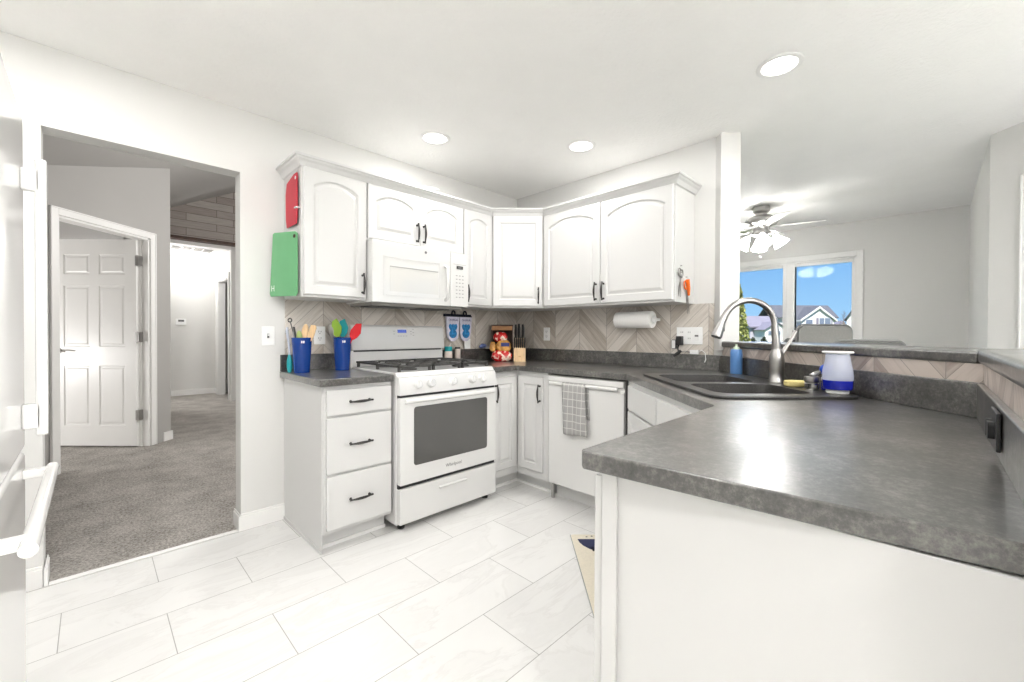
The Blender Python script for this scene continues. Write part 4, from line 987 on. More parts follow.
# scissors and orange shears hanging on the cabinet end
def scissors(label, loc, hm, L, sc=1.0, tilt=0):
    c = thing('scissors', label, 'scissors', loc, 0)
    m = M(); 
    for sg in (-1, 1):
        cx = 0.020*sc*sg-0.002
        m.tube([(cx+0.018*sc*math.cos(R(a)), -0.006+0.002*sg, 0.022*sc+0.024*sc*math.sin(R(a))) for a in range(0, 361, 24)], 0.0038*sc, 6)
    m.build('handles', hm, c)
    m = M()
    for sg in (-1, 1):
        m.prism_y([(0.012*sg, 0.0), (0.018*sg, -0.002), (0.004*sg, -0.045*sc), (-0.006*sg, -L*0.97), (-0.010*sg, -L), (-0.012*sg, -0.06*sc)], -0.007+0.002*sg, -0.005+0.002*sg)
    m.build('blades', STEEL, c)
    m = M(); m.tube([(0, -0.012, 0.066*sc), (0, -0.001, 0.066*sc)], 0.003, 6); m.build('hook', STEEL, c)
    c.rotation_euler = (0, R(tilt), 0); return c
scissors('silver scissors hanging on the right end of the wall cabinet', (-0.240, -1.69, 1.520), STEEL, 0.13, 1.05, 6)
scissors('orange-handled shears hanging beside the silver scissors on the cabinet end', (-0.140, -1.69, 1.450), ORANGE, 0.165, 1.15, -8)
o = bpy.data.objects['scissors.001']
m = M(); m.tube([(-0.004, -0.016, 0.06), (-0.002, -0.016, 0.0), (0.002, -0.014, -0.045)], [0.012, 0.013, 0.008], 8, flat=0.7); m.build('grip', ORANGE, o)

# cutting boards on the left cabinet end
c = thing('cutting_board', 'thin green cutting board hanging angled out from the left cabinet side', 'cutting board', (-2.066, -0.285, 1.357), R(105))
m = M(); m.T = Matrix.Identity(4); m.prism_y([(0.0, 0.02), (0.015, 0.005), (0.258, 0.010), (0.268, 0.025), (0.236, 0.378), (0.222, 0.385), (0.02, 0.372), (0.0, 0.360)], -0.003, 0.003); m.build('board', GREENB, c, bevel=0.001)
text('H', 0.05, PLATE, c, (0.235, 0.0036, 0.055), (R(90), 0, R(180)), name='logo')
M().lathe([(0.011, -0.0045), (0.011, 0.0045), (0, 0.0045)], (0.025, 0, 0.345), axis='y', seg=12).build('hang_hole', WOODD, c)
c = thing('cutting_board', 'thin red cutting board hanging above the green one on cabinet side', 'cutting board', (-2.064, -0.275, 1.775), R(90))
m = M(); m.prism_y([(0.015, 0.0), (0.175, 0.0), (0.190, 0.05), (0.195, 0.20), (0.175, 0.262), (0.05, 0.290), (0.0, 0.288), (0.0, 0.04)], -0.003, 0.003); m.build('board', REDB, c, bevel=0.001)
M().lathe([(0.010, -0.0045), (0.010, 0.0045), (0, 0.0045)], (0.02, 0, 0.262), axis='y', seg=12).build('hang_hole', PLATE, c)
m = M(); m.box(-0.01, 0.02, -0.010, 0.012, 0.085, 0.092); m.build('hook', PLATE, c)

# cups of utensils
def cup(label, loc):
    c = thing('utensil_cup', label, 'cup', loc, 0)
    m = M(); m.lathe([(0.042, 0.0), (0.0435, 0.004), (0.0555, 0.200), (0.0575, 0.206), (0.0555, 0.208), (0.053, 0.204), (0.041, 0.008), (0.0, 0.006)], seg=32, cap0=True, cap1=False); m.build('cup_wall', BLUE, c, smooth=50)
    m = M(); a = R(-105)
    for i, (dx, dz) in enumerate(((-0.006, 0), (0.002, 0.0), (0.008, 0.0))):
        m.box(0.052*math.cos(a)+dx-0.002, 0.052*math.cos(a)+dx+0.002, 0.0555*math.sin(a)-0.001, 0.0555*math.sin(a)+0.002, 0.176, 0.190)
    m.build('printed_mark', PLATE, c)
    return c
cA = (-2.005, -0.170, 0.9145); cB = (-1.757, -0.160, 0.9145)
cup('blue plastic cup of wooden utensils nearest the light switch', cA)
cup('blue plastic cup holding red, teal and lime spatulas beside the range', cB)
def utensil(label, cat, base_, tip, hm, head, mh, name, hr=0.005):
    """head: 'spoon' | 'blade' | 'ring' ; base_/tip are world points"""
    c = thing(name, label, cat, base_, 0)
    b = Vector(base_); t = Vector(tip); d = (t-b); L = d.length; u = d.normalized()
    m = M(); m.tube([(0, 0, 0), tuple(u*L*0.72)], hr, 8); m.build('handle', hm, c)
    yv = Vector((S2, S2, 0)); yv = (yv-u*yv.dot(u)).normalized(); xv = yv.cross(u); q = Matrix(((xv.x, yv.x, u.x), (xv.y, yv.y, u.y), (xv.z, yv.z, u.z))).to_4x4(); q.translation = u*L*0.64
    m = M(); m.T = q
    hl = L*0.36
    if head == 'spoon': m.ball((0, 0, hl*0.52), hl*0.5, 14, (0.42, 0.15, 1.0))
    elif head == 'blade': m.prism_y([(-0.008, 0), (0.008, 0), (0.018, hl*0.35), (0.020, hl*0.85), (0.012, hl), (-0.014, hl*0.96), (-0.018, hl*0.4)], -0.004, 0.004)
    elif head == 'leaf': m.prism_y([(-0.010, 0), (0.010, 0), (0.024, hl*0.18), (0.034, hl*0.50), (0.012, hl*1.02), (-0.018, hl*0.90), (-0.032, hl*0.45), (-0.026, hl*0.2)], -0.005, 0.005)
    elif head == 'ring': m.tube([(0.011*math.cos(R(a)), 0, hl*0.8+0.011*math.sin(R(a))) for a in range(0, 361, 30)], 0.004, 6); m.tube([(0, 0, 0), (0, 0, hl*0.75)], 0.003, 6)
    elif head == 'stick': m.tube([(0, 0, 0), (0, 0, hl)], hr*1.3, 8)
    m.build('head', mh, c, smooth=50); return c
A = Vector(cA); B = Vector(cB); z1 = 0.26
def at(o, bx, by, tx, ty, tz): return ((o.x+bx, o.y+by, o.z+0.012), (o.x+tx, o.y+ty, o.z+tz))
for lab, cat, o, p, hm, hd, mh, nm in (
    ('wooden spatula leaning right in the left blue cup', 'spatula', A, (0.0, 0.0, 0.050, -0.050, 0.285), WOODL, 'blade', WOODL, 'wooden_spatula'),
    ('wooden spoon standing behind the wooden spatula in the left blue cup', 'spoon', A, (-0.01, 0.01, 0.020, -0.012, 0.288), WOODL, 'spoon', WOODL, 'wooden_spoon'),
    ('olive green spoon low in the left blue cup', 'spoon', A, (-0.01, -0.01, -0.016, 0.0, 0.250), SAGE, 'spoon', SAGE, 'plastic_spoon'),
    ('thin steel whisk handle at the left side of the left blue cup', 'whisk', A, (0.0, 0.0, -0.034, 0.034, 0.272), STEEL, 'stick', BLACKP, 'whisk'),
    ('steel tongs with a ring end standing tallest in the left blue cup', 'tongs', A, (0.01, 0.01, -0.054, 0.056, 0.335), STEEL, 'ring', BLACKP, 'tongs'),
    ('lime green spatula in the right blue cup', 'spatula', B, (0.005, -0.005, -0.034, 0.034, 0.325), BLACKP, 'leaf', LIME, 'silicone_spatula'),
    ('teal spatula behind the lime one in the right blue cup', 'spatula', B, (0.01, 0.01, 0.012, 0.020, 0.325), BLACKP, 'leaf', TEAL, 'silicone_spatula'),
    ('red spatula leaning right over the range from the right blue cup', 'spatula', B, (-0.02, 0.015, 0.080, -0.075, 0.300), RED, 'leaf', RED, 'silicone_spatula'),
    ('grey whisk head at the far left of the right blue cup', 'whisk', B, (0.0, 0.01, -0.055, 0.055, 0.295), STEEL, 'spoon', NICKEL, 'whisk')):
    utensil(lab, cat, *at(o, *p), hm, hd, mh, nm)
c = thing('dish_brush', 'teal-tipped clear brush leaning against the left blue cup', 'brush', (-2.060, -0.130, 0.9145), 0)
m = M(); m.tube([(0, 0, 0.002), (0, 0, 0.03), (-0.001, 0, 0.07), (0.0, 0, 0.105)], [0.010, 0.016, 0.015, 0.007], 12); m.build('brush_head', TEAL, c, smooth=60)
m = M(); m.tube([(0, 0, 0.105), (-0.004, 0.005, 0.18), (-0.012, 0.01, 0.245), (-0.010, 0.01, 0.27)], [0.007, 0.006, 0.009, 0.006], 10); m.build('handle', MILKY, c, smooth=60)

# oven mitts hanging on a dark strip by the range
c = thing('mitt_rack', 'dark hook strip on the tile holding the two oven mitts', 'hook rack', (-0.86, -0.0085, 1.300), 0)
M().box(-0.005, 0.285, -0.008, -0.0005, -0.010, 0.012).build('strip', MITTD, c, bevel=0.002)
for x in (0.085, 0.205):
    m = M(); m.tube([(x, -0.006, 0.0), (x, -0.020, -0.005), (x, -0.026, 0.010)], 0.004, 8); m.tube([(x+0.016*math.cos(R(a)), -0.020, 0.018+0.018*math.sin(R(a))) for a in range(0, 361, 30)], 0.007, 6); m.build('hook', MITTD, c)
def mitt(label, x, sx):
    c = thing('oven_mitt', label, 'oven mitt', (x, -0.030, 1.292), 0)
    pts = [(-0.062, 0.0), (0.062, 0.0), (0.058, -0.06), (0.060, -0.11), (0.050, -0.15), (0.020, -0.172), (-0.018, -0.172), (-0.045, -0.15), (-0.056, -0.10)]
    pts = [(px*sx*1.06, pz*1.2) for px, pz in pts]
    if sx < 0: pts = pts[::-1]
    m = M(); m.prism_y(pts, -0.012, 0.010); m.build('mitt_body', MITTW, c, bevel=0.006, seg=3)
    m = M(); m.ball((0, -0.012, -0.095), 0.034, 14, (1.1, 0.15, 0.9)); m.ball((0.0, -0.012, -0.145), 0.040, 14, (1.0, 0.15, 0.9)); m.ball((-0.030, -0.012, -0.085), 0.014, 10, (1.0, 0.2, 1.6)); m.ball((0.030, -0.012, -0.085), 0.014, 10, (1.0, 0.2, 1.6)); m.build('printed_pattern', MITTB, c)
    M().box(-0.064, 0.064, -0.014, 0.011, -0.004, 0.006).build('binding', MITTD, c, bevel=0.002)
    text('OHANA', 0.026, NAVY, c, (0, -0.0135, -0.032), (R(90), 0, 0)); return c
mitt('lavender oven mitt with blue print, left of the two hanging by the range', -0.788, 1)
mitt('lavender oven mitt with blue print, right of the two hanging by the range', -0.652, -1)
c = thing('care_tag', 'white paper tag hanging below the right oven mitt', 'tag', (-0.628, -0.034, 1.02), 0)
M().box(-0.035, 0.030, -0.001, 0.001, 0.0, 0.085).build('paper', PLATE, c)

# jars beside the range
c = thing('spice_jar', 'small pale jar with a teal lid behind the right side of the range', 'jar', (-0.845, -0.055, 0.9145), 0)
M().lathe([(0.03, 0), (0.032, 0.004), (0.032, 0.085), (0.028, 0.092), (0, 0.092)]).build('glass', PINK, c)
M().lathe([(0.031, 0.092), (0.031, 0.125), (0.027, 0.13), (0, 0.13)]).build('lid', TEAL, c)
c = thing('spice_jar', 'slim beige jar right of the teal-lidded jar, against the dark lip', 'jar', (-0.755, -0.06, 0.9145), 0)
M().lathe([(0.022, 0), (0.024, 0.004), (0.024, 0.105), (0.02, 0.11), (0, 0.11)]).build('glass', PINK, c)
M().lathe([(0.022, 0.11), (0.022, 0.122), (0, 0.122)]).build('lid', BLACKP, c)

# bread box with bags, knife block (placed in a frame that faces the standpoint)
bx = thing('bread_box', 'open brown wooden bread box in the counter corner stuffed with bags', 'bread box', (-0.325, -0.143, 0.9145), R(-45))
wv, dv, hv = 0.188, 0.14, 0.305
m = M(); m.box(-wv/2, wv/2, dv/2-0.01, dv/2, 0, hv); m.box(-wv/2, -wv/2+0.01, -dv/2, dv/2, 0, hv); m.box(wv/2-0.01, wv/2, -dv/2, dv/2, 0, hv); m.box(-wv/2, wv/2, -dv/2, dv/2, 0, 0.01)
m.build('box_shell', WOODD, bx, bevel=0.002)
M().box(-wv/2, wv/2, -dv/2, dv/2, hv, hv+0.008).build('lid', WOODD, bx, bevel=0.002)
M().box(-wv/2+0.008, wv/2-0.006, -dv/2-0.006, -dv/2+0.01, hv-0.04, hv-0.004).build('front_rail', WOODM, bx, bevel=0.002)
def bag(label, loc, size, mt, seed, rz=R(-45)):
    random.seed(seed)
    m = M(); sx, sy, sz = size; loops = []
    for i in range(9):
        k = i/8; z = sz*k; rr = (math.sin(PI*min(1, max(0, 0.12+0.80*k))))**0.5
        loops.append([(sx/2*rr*(abs(math.cos(a))**0.6)*math.copysign(1, math.cos(a))*(1+random.uniform(-.05, .05)), sy/2*rr*(abs(math.sin(a))**0.6)*math.copysign(1, math.sin(a))*(1+random.uniform(-.05, .05)), z*(1+random.uniform(-.02, .02))) for a in [2*PI*j/18 for j in range(18)]])
    m.loft(loops); c = m.build('food_bag', mt, None, loc=loc, rz=rz, smooth=60); tag(c, label, 'bag'); return c
bf = Vector((-0.325, -0.185, 0)); 
def corner_pt(r, f, z): 
    p = bf + Vector((S2*(r+f), S2*(f-r), 0)); return (p.x, p.y, z)
bag('red snack bag lying at the bottom front of the bread box', corner_pt(-0.030, -0.100, 0.915), (0.178, 0.10, 0.095), REDBAG, 3)
o = bag('orange bread bag with dark blue label resting on the red bag', corner_pt(-0.016, -0.095, 0.995), (0.132, 0.09, 0.100), BREAD, 4)
M().box(-0.020, 0.050, -0.049, -0.040, 0.048, 0.078).build('label_band', NAVY, o)
bag('small red and cream bag on top of the orange bread bag', corner_pt(-0.042, -0.085, 1.080), (0.125, 0.085, 0.085), REDBAG, 5)
bag('tan bread bag squeezed at the left of the orange bag', corner_pt(-0.108, -0.105, 1.000), (0.055, 0.07, 0.080), BREAD, 6)
c = thing('plastic_bag', 'crumpled blue and white bag on the dark lip left of the bread box', 'bag', (-0.475, -0.045, 1.016), 0)
m = M(); random.seed(9)
for i in range(5): m.ball((random.uniform(-.045, .03), random.uniform(-.008, .01), 0.016+random.uniform(0, .022)), 0.018, 8, (1.3, .8, .8))
m.build('wrapper', mat('blue_wrapper', (0.16, 0.22, 0.50), 0.4, var=0.7, scale=30, bump=0.5), c)
M().box(0.02, 0.085, -0.03, -0.02, 0.0, 0.02).build('flap', PLATE, c, bevel=0.004)

kb = thing('knife_block', 'pale wooden knife block full of black-handled knives in counter corner', 'knife block', corner_pt(0.122, -0.085, 0.9145), R(-45))
kbw = 0.10
m = M(); m.prism_x([(-0.05, 0), (0.05, 0), (0.075, 0.20), (0.0, 0.20), (-0.045, 0.115)], -kbw/2, kbw/2); m.build('block', WOODL, kb, bevel=0.002)
text('KB', 0.016, WOODM, kb, (0, -0.052, 0.042), (R(90), 0, 0), name='stamp')
for i in range(6):
    x = -0.042+0.0168*i
    m = M(); m.tube([(x, -0.040, 0.115), (x, -0.060, 0.160), (x, -0.058, 0.205)], [0.0062, 0.0075, 0.007], 8); m.build('knife_handle', BLACKP, kb)
for i, (x, h) in enumerate(((-0.034, 0.10), (-0.006, 0.105), (0.026, 0.10))):
    m = M(); m.tube([(x, 0.03, 0.195), (x, 0.0, 0.245), (x, -0.006, 0.215+h)], [0.009, 0.0105, 0.0095], 8); m.build('knife_handle', BLACKP, kb)
    m = M(); m.tube([(x+0.013, 0.03, 0.195), (x+0.013, -0.008, 0.29)], 0.004, 6); m.build('knife_spine', STEEL, kb)

# towel on the dishwasher handle
c = thing('dish_towel', 'grey and white plaid dish towel hanging from the dishwasher handle', 'towel', (-0.6440, -1.165, 0.813), R(-90))
m = M(); nx, nz = 12, 20; L = 0.345; fronts = []
def prof_t(k, x):
    # k 0..1 over the bar: back flap up, over, front down
    s_ = k*(L+0.24)
    wob = 0.006*math.sin(x*60+s_*5)
    if s_ < 0.22: return (0.013+wob*0.3, -0.22+s_)
    if s_ < 0.26:
        a = PI*(s_-0.22)/0.04; return (0.013*math.cos(a), 0.013*math.sin(a))
    d = s_-0.26; return (-0.014-0.010*min(1, d*4)+wob*min(1, d*5), -d)
vs = []; K = 34
for j in range(K+1):
    for i in range(nx+1):
        x = -0.092+0.184*i/nx
        y, z = prof_t(j/K, x)
        xx = x*(1-0.10*max(0, -z)*0+0.0) + (0.028*(-z/0.33) if y < 0 else 0.02*(-z/0.33)+0.012)
        vs.append((xx, y, z+ (0.006*math.sin(x*30) if j in (0, K) else 0)))
fs = [(j*(nx+1)+i, j*(nx+1)+i+1, (j+1)*(nx+1)+i+1, (j+1)*(nx+1)+i) for j in range(K) for i in range(nx)]
m.add(vs, fs); o = m.build('cloth', PLAID, c, smooth=80); sd = o.modifiers.new('thickness', 'SOLIDIFY'); sd.thickness = 0.004; sd.offset = 0

# items behind the sink
def pt(px, r, z): # point on the deck: pixel column px, r metres right
    f = r*FPX/(px-512); return FR(f, r, z)
c = thing('bottle', 'tall blue spray bottle with pale pump top standing left of the faucet', 'bottle', pt(736.5, 1.305, 0.9145), 0)
m = M(); m.lathe([(0.030, 0), (0.032, 0.004), (0.032, 0.125), (0.030, 0.145), (0.026, 0.152), (0, 0.152)]); m.build('bottle_body', BOTTLE, c, smooth=50)
m = M(); m.lathe([(0.018, 0.152), (0.016, 0.165), (0.006, 0.168), (0.006, 0.182), (0, 0.182)]); m.build('cap', mat('pale_green_cap', (0.62, 0.72, 0.55), 0.4), c)
c = thing('soap_jar', 'translucent jar with a flared white rim and blue liquid behind the sink', 'jar', pt(838, 1.270, 0.9255), 0)
m = M(); m.lathe([(0.034, 0.0), (0.037, 0.004), (0.037, 0.016)]); m.build('foot', PLATE, c)
m = M(); m.lathe([(0.0465, 0.0165), (0.0490, 0.022), (0.0500, 0.052), (0.0, 0.053)]); m.build('blue_liquid', LIQ, c)
m = M(); m.lathe([(0.0500, 0.0525), (0.0505, 0.066), (0.048, 0.092), (0.043, 0.116), (0.038, 0.148), (0.038, 0.156)], cap0=False, cap1=False); m.build('jar_wall', MILKY, c, smooth=60)
M().lathe([(0.037, 0.154), (0.049, 0.157), (0.051, 0.161), (0.049, 0.164), (0.035, 0.164)], seg=32, cap0=False, cap1=False).build('rim', PLATE, c)
c = thing('sponge', 'pale yellow sponge lying beside the faucet base', 'sponge', pt(797, 1.255, 0.9255), R(-50))
M().prism(rrect(-0.048, 0.045, -0.028, 0.028, 0.02), 0.0, 0.026).build('sponge_body', SPONGE, c, bevel=0.008, seg=3)
c = thing('soap_brush', 'silver and black palm brush on the sink deck beside the yellow sponge', 'brush', pt(812, 1.235, 0.9255), R(-45))
m = M(); m.lathe([(0.024, 0.0), (0.026, 0.028), (0.020, 0.034), (0, 0.034)], seg=18); m.build('bristles', CHROME, c)
m = M(); m.lathe([(0.026, 0.034), (0.028, 0.040), (0.026, 0.056), (0.0, 0.058)], seg=18); m.build('brush_cap', NICKEL, c)
m = M(); m.tube([(0.0, 0, 0.055), (0.018, 0, 0.068), (0.034, 0, 0.076)], [0.012, 0.010, 0.006], 10); m.build('grip', STEEL, c)
c = thing('scrubber', 'bright blue scrubber with white neck between palm brush and jar', 'brush', pt(826.5, 1.300, 0.9255), 0)
m = M(); m.lathe([(0.016, 0.0), (0.018, 0.03), (0.010, 0.036), (0, 0.036)], seg=16); m.build('bristles', LIQ, c)
m = M(); m.lathe([(0.016, 0.038), (0.017, 0.050), (0.010, 0.056), (0, 0.056)], seg=16); m.build('neck', PLATE, c)
m = M(); m.ball((0, 0, 0.083), 0.024, 14); m.build('knob', mat('bright_blue', (0.01, 0.08, 0.55), 0.3), c, smooth=60)
c = thing('sink_strainer', 'black sink strainer lying behind the yellow sponge', 'strainer', pt(795, 1.305, 0.9255), 0)
M().lathe([(0.030, 0), (0.034, 0.005), (0.030, 0.010), (0.010, 0.012), (0.006, 0.024), (0, 0.024)]).build('basket', BLACKP, c)

# white dish on top of the cabinets
c = thing('serving_dish', 'white shallow dish on top of the wall cabinets above the microwave', 'dish', (-1.19, -0.255, 2.1525), 0)
M().lathe([(0.03, 0), (0.05, 0.004), (0.085, 0.016), (0.098, 0.024), (0.094, 0.026), (0.05, 0.010), (0, 0.008)], seg=28).build('dish_body', APPL, c, smooth=60)

# floor mat in front of the sink
c = thing('floor_mat', 'cream kitchen mat with navy cup print on the floor before the sink', 'mat', FR(0, 0, 0), R(-45))
M().prism(rrect(0.338, 0.79, 1.62, 2.385, 0.015), 0.0006, 0.008).build('mat_body', RUGC, c, bevel=0.002)
m = M(); m.box(0.336, 0.3385, 1.62, 2.385, 0.0006, 0.0082); m.build('border', GREYP, c)
m = M()
cup_ = [(0.395+0.0, 2.345), (0.70, 2.345)]
bowl = [(0.37+0.32*(i/12), 2.33) for i in range(13)] + [(0.530+0.160*math.cos(R(-a)), 2.33+0.150*math.sin(R(-a))) for a in range(15, 180, 15)]
m.prism(bowl[:13]+bowl[13:], 0.008, 0.0085)
for cx, cy, r_ in ((0.49, 2.08, 0.035), (0.66, 2.06, 0.03)): m.prism([(cx+r_*math.cos(R(a)), cy+r_*1.3*math.sin(R(a))) for a in range(0, 360, 40)], 0.008, 0.0085)
m.build('cup_print', RUGN, c)
m = M()
for i in range(9): m.box(0.42+0.03*i, 0.43+0.03*i, 2.352+0.008*(i % 3), 2.360+0.008*(i % 3), 0.008, 0.0085)
for cx, cy in ((0.47, 1.90), (0.60, 1.86), (0.43, 2.20)): m.box(cx, cx+0.012, cy, cy+0.045, 0.008, 0.0085); m.box(cx-0.01, cx+0.02, cy+0.03, cy+0.04, 0.008, 0.0085)
m.build('letter_print', RUGK, c)

# bar stools on the dining side of the low wall
def stool(label, f, r, wback, ztopv, hback, rz, fab=STOOLF, flatback=False):
    c = thing('bar_stool', label, 'stool', FR(f, r, 0), rz)
    for x in (-0.17, 0.17):
        for y in (-0.16, 0.16):
            m = M(); m.tube([(x*1.15, y*1.15, 0), (x, y, 0.66)], [0.014, 0.018], 8); m.build('leg', DARKC, c)
    m = M()
    for s_ in (-1, 1): m.tube([(-0.185, s_*0.175, 0.22), (0.185, s_*0.175, 0.22)], 0.010, 8); m.tube([(s_*0.185, -0.175, 0.26), (s_*0.185, 0.175, 0.26)], 0.010, 8)
    m.build('footrest', DARKC, c)
    M().prism(rrect(-0.21, 0.21, -0.20, 0.20, 0.05), 0.66, 0.73).build('seat', fab, c, bevel=0.015, seg=3)
    hw_ = wback/2
    m = M(); m.prism_y(rrect(-hw_, hw_, ztopv-hback, ztopv, 0.045), -0.225, -0.190); m.build('backrest', fab, c, bevel=0.006, seg=3)
    m = M(); o_p = rrect(-hw_-0.008, hw_+0.008, ztopv-hback-0.008, ztopv+0.008, 0.05); 
    m.tube([(x, -0.2075, z) for x, z in o_p+[o_p[0]]], 0.007, 6); m.build('backrest_piping', STOOLE, c)
    for x in (-hw_*0.7, hw_*0.7):
        m = M(); m.tube([(x, -0.20, 0.70), (x, -0.2075, ztopv-hback+0.02)], 0.012, 8); m.build('back_post', DARKC, c)
    return c
stool('grey bar stool with rounded upholstered back under the right window pane', 3.25, 2.26, 0.385, 1.215, 0.34, R(-45))
stool('low-backed dark grey bar stool right of the upholstered one', 2.62, 2.05, 0.41, 1.112, 0.26, R(-45), fab=mat('stool_charcoal', (0.11, 0.108, 0.10), 0.6))
stool('dark bar stool back just showing left of the upholstered stool', 3.75, 2.40, 0.20, 1.110, 0.26, R(-45), fab=DARKC)

# ================================================================== OUTSIDE
def OUT(px, d): return FR(d, (px-512)/FPX*d, 0)
def zat(y, d): return 1.155+(333.3-y)*d/FPX
GZ = -0.45
o = M().box(3.36, 260, -200, 200, GZ-0.1, GZ).build('ground_lawn', GRASS); struct(o)
o = M().box(-60, 3.36, -60, -4.95, GZ-0.1, GZ).build('ground_yard', GRASS); struct(o)
def house(name, label, cat='house', px=0, d=80, rz=R(-45)): return thing(name, label, cat, (OUT(px, d)[0], OUT(px, d)[1], GZ), rz)
def X(px, px0, d, dy=0.0): return ((px-512)*(d+dy)-(px0-512)*d)/FPX
# main house
d = 80; p0 = 805; c = house('house', 'large white two-storey house with grey roof outside the window', px=p0, d=d)
xl, xr_ = X(774, p0, d), X(834, p0, d); ze, zr = zat(315.5, d)-GZ, zat(303.5, d)-GZ
M().box(xl, xr_, 0, 4.4, 0, ze).build('wall', HOUSEW, c)
m = M(); m.prism_x([(-0.6, ze-0.1), (2.2, zr), (5.0, ze-0.1), (5.0, ze-0.35), (2.2, zr-0.25), (-0.6, ze-0.35)], xl-0.4, xr_+0.4); m.build('roof', ROOFM, c)
gx0, gx1, gp = X(800, p0, d, -2.4), X(836.5, p0, d, -2.4), X(819, p0, d, -2.4); zge, zgp = zat(318.5, d)-GZ, zat(306.5, d)-GZ
m = M(); m.prism_y([(gx0+0.4, 0), (gx1-0.4, 0), (gx1-0.4, zge), (gp, zgp-0.15), (gx0+0.4, zge)], -2.2, 0.5); m.build('gable_wall', HOUSEW, c)
m = M(); m.prism_y([(gx0, zge-0.1), (gp, zgp+0.1), (gx1, zge-0.1), (gx1, zge-0.45), (gp, zgp-0.28), (gx0, zge-0.45)], -2.6, 3.5); m.build('gable_roof', HOUSEW, c)
m = M(); m.prism_y([(gx0, zge-0.02), (gp, zgp+0.18), (gx1, zge-0.02), (gx1, zge-0.08), (gp, zgp+0.10), (gx0, zge-0.08)], -2.5, 4.0); m.build('gable_shingles', ROOFM, c)
for wx0, wx1, wy0_, wy1_, yy in ((819, 823.5, 324.5, 317.5, -2.25), (824.5, 830, 324.5, 317.5, -2.25), (805.5, 812, 323, 319, -2.25), (793, 799, 323, 318.5, -0.05)):
    f_ = M().box(X(wx0, p0, d, yy)-0.12, X(wx1, p0, d, yy)+0.12, yy-0.08, yy, zat(wy0_, d)-GZ-0.12, zat(wy1_, d)-GZ+0.12).build('window', HOUSEW, c)
    M().box(X(wx0, p0, d, yy), X(wx1, p0, d, yy), yy-0.12, yy-0.08, zat(wy0_, d)-GZ, zat(wy1_, d)-GZ).build('pane', HGLASS, f_)
for sx in (817, 831): M().box(X(sx, p0, d, -2.3)-0.12, X(sx, p0, d, -2.3)+0.25, -2.32, -2.25, zat(324.8, d)-GZ, zat(317.3, d)-GZ).build('shutter', ROOF2, c)
m = M(); m.prism_x([(-5.0, zat(329, d)-GZ-0.6), (0.2, zat(325, d)-GZ), (0.2, zat(325, d)-GZ-0.2), (-5.0, zat(329, d)-GZ-0.8)], X(783, p0, d), X(812, p0, d)); m.build('porch_roof', ROOFM, c)
M().box(X(785, p0, d), X(810, p0, d), -4.5, -0.01, 0, zat(330, d)-GZ-0.5).build('garage', HOUSEW, c)
# attached lower house on the left
d = 70; p0 = 765; c = house('house', 'lower grey and white house with mauve roof at the left pane', px=p0, d=d)
xl, xr_ = X(750, p0, d), X(776, p0, d); ze, zr = zat(325, d)-GZ, zat(314.5, d)-GZ
M().box(xl, xr_, 0, 5, 0, ze).build('wall', HOUSEG, c)
m = M(); m.prism_x([(-0.5, ze-0.1), (2.4, zr), (5.5, ze-0.1), (5.5, ze-0.3), (2.4, zr-0.25), (-0.5, ze-0.3)], xl-0.4, xr_+0.2); m.build('roof', ROOF2, c)
gx0, gx1, gp = X(765, p0, d, -3), X(787, p0, d, -3), X(776, p0, d, -3)
m = M(); m.prism_y([(gx0, 0), (gx1, 0), (gx1, zat(328.5, d)-GZ), (gp, zat(321.5, d)-GZ), (gx0, zat(328.5, d)-GZ)], -3.0, 0.5); m.build('gable_wall', HOUSEW, c)
m = M(); m.prism_y([(gx0-.3, zat(329, d)-GZ), (gp, zat(321, d)-GZ), (gx1+.3, zat(329, d)-GZ), (gx1+.3, zat(329.6, d)-GZ), (gp, zat(321.8, d)-GZ), (gx0-.3, zat(329.6, d)-GZ)], -3.3, 2); m.build('gable_roof', ROOF2, c)
for a, b_ in ((768, 772), (776, 780)): 
    f_ = M().box(X(a, p0, d, -3)-.1, X(b_, p0, d, -3)+.1, -3.08, -3.0, zat(334, d)-GZ, zat(330, d)-GZ).build('window', HOUSEW, c); M().box(X(a, p0, d, -3), X(b_, p0, d, -3), -3.12, -3.08, zat(333.7, d)-GZ, zat(330.3, d)-GZ).build('pane', HGLASS, f_)
# right-hand neighbour, only its sloping gable end shows
d = 34; p0 = 856; c = house('house', 'white gabled house edge at the right side of the window', px=p0, d=d, rz=R(-88))
xa, xb, xc = [0.78*X(q_, p0, d) for q_ in (846.5, 857, 868)]
m = M(); m.prism_y([(xa, 0), (xc, 0), (xc, zat(316, d)-GZ), (xb, zat(303, d)-GZ), (xa, zat(317, d)-GZ)], 0, 8); m.build('gable_wall', HOUSEW, c)
m = M(); m.prism_y([(xa-.15, zat(318, d)-GZ), (xb, zat(302.4, d)-GZ), (xc+.15, zat(317, d)-GZ), (xc+.15, zat(318.4, d)-GZ), (xb, zat(304, d)-GZ), (xa-.15, zat(319.4, d)-GZ)], -0.3, 8.2); m.build('roof', ROOFM, c)
# distant hip roof between
d = 110; p0 = 842; c = house('house', 'distant small house with blue-grey roof beyond the bare tree', px=p0, d=d)
m = M(); m.box(X(836.5, p0, d), X(848, p0, d), 0, 8, 0, zat(326, d)-GZ); m.build('wall', HOUSEG, c)
m = M(); m.prism_y([(X(836, p0, d), zat(326.5, d)-GZ), (X(842, p0, d), zat(319.5, d)-GZ), (X(848.5, p0, d), zat(326.5, d)-GZ)], -0.3, 8.3); m.build('roof', ROOF2, c)
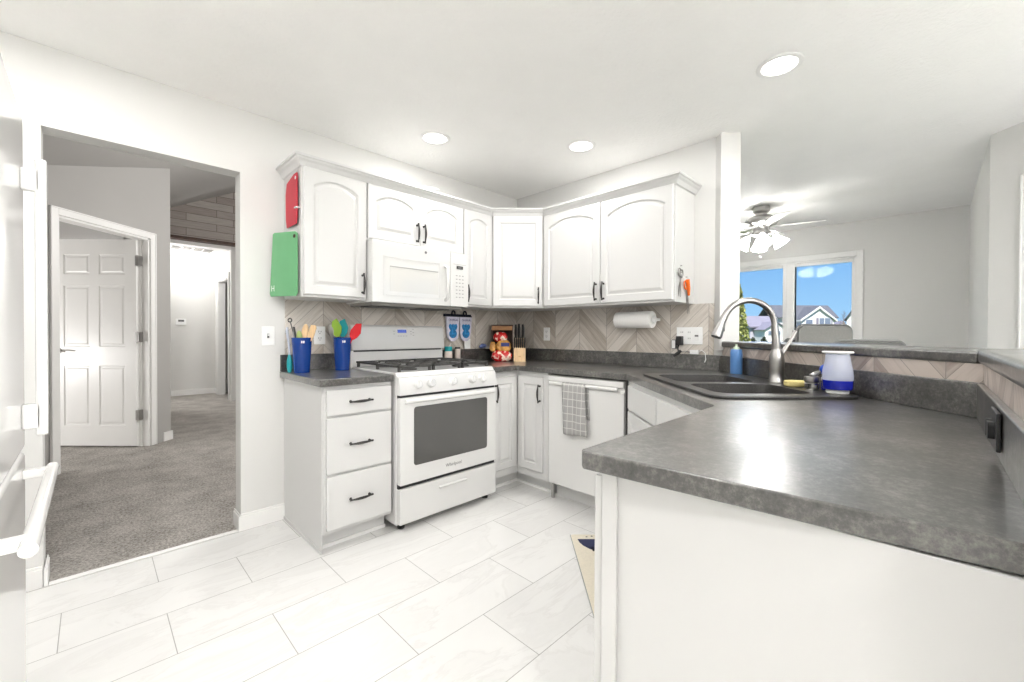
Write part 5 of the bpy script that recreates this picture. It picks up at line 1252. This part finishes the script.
# columnar conifer and hedge
random.seed(21)
def foliage(n, fn, s):
    m = M()
    for _ in range(n):
        p = fn(); a = Vector((random.uniform(-1, 1), random.uniform(-1, 1), random.uniform(-1, 1))).normalized(); b = a.orthogonal().normalized(); cc = a.cross(b)
        k = s*random.uniform(0.6, 1.3)
        m.add([tuple(p+b*k), tuple(p+cc*k*0.45), tuple(p-b*k), tuple(p-cc*k*0.45)], [(0, 1, 2, 3)])
    return m
d = 11; c = thing('conifer', 'tall narrow yellow-green conifer at the left of the window view', 'tree', (OUT(738, d)[0], OUT(738, d)[1], GZ), 0)
hT = zat(284, d)-GZ
def conf():
    k = random.random()**1.2; a = random.uniform(0, 2*PI); r = (0.42*(1-k)**0.75+0.02)*random.uniform(0.55, 1.0); return Vector((r*math.cos(a), r*math.sin(a), k*hT))
foliage(4500, conf, 0.05).build('foliage', LEAF, c)
M().tube([(0, 0, 0), (0, 0, hT*0.9)], [0.06, 0.02], 8).build('trunk', BARK, c)
d = 40
for i, px in enumerate((753, 764, 775, 787)):
    c = thing('shrub', ['low dark shrub nearest the conifer in front of the grey house', 'second low dark shrub from the conifer before the grey house', 'third low dark shrub from the conifer before the grey house', 'low dark shrub farthest from the conifer, left of the faucet lever'][i], 'shrub', (OUT(px, d)[0], OUT(px, d)[1], GZ), 0, 'shrubs outside the window')
    hT = zat(336.5-(i % 2), d)-GZ
    def sb():
        a = random.uniform(0, 2*PI); e_ = random.uniform(0, PI/2); r = random.uniform(0.7, 1.0); return Vector((0.42*r*math.cos(a)*math.cos(e_), 0.42*r*math.sin(a)*math.cos(e_), hT*r*math.sin(e_)))
    foliage(500, sb, 0.08).build('foliage', LEAFD, c)
    M().tube([(0, 0, 0), (0, 0, hT*0.6)], [0.04, 0.02], 6).build('stem', BARK, c)
# bare tree
d = 60; c = thing('bare_tree', 'small bare tree between the white houses', 'tree', (OUT(843.5, d)[0], OUT(843.5, d)[1], GZ), R(-45))
hT = zat(309, d)-GZ; m = M(); m.tube([(0, 0, 0), (0, 0, hT*0.5), (0.05, 0, hT)], [0.12, 0.07, 0.02], 6); m.build('trunk', BARK, c)
m = M()
for i in range(16):
    z = hT*(0.45+0.5*i/16); s_ = -1 if i % 2 else 1; L = 0.9*(1-i/20); m.tube([(0.02, 0, z), (s_*L*0.5, random.uniform(-.3, .3), z+L*0.5), (s_*L*0.65, random.uniform(-.4, .4), z+L*1.1)], [0.035, 0.02, 0.008], 5)
m.build('branches', BARK, c)
# tree outside the patio door (shows only as a reflection)
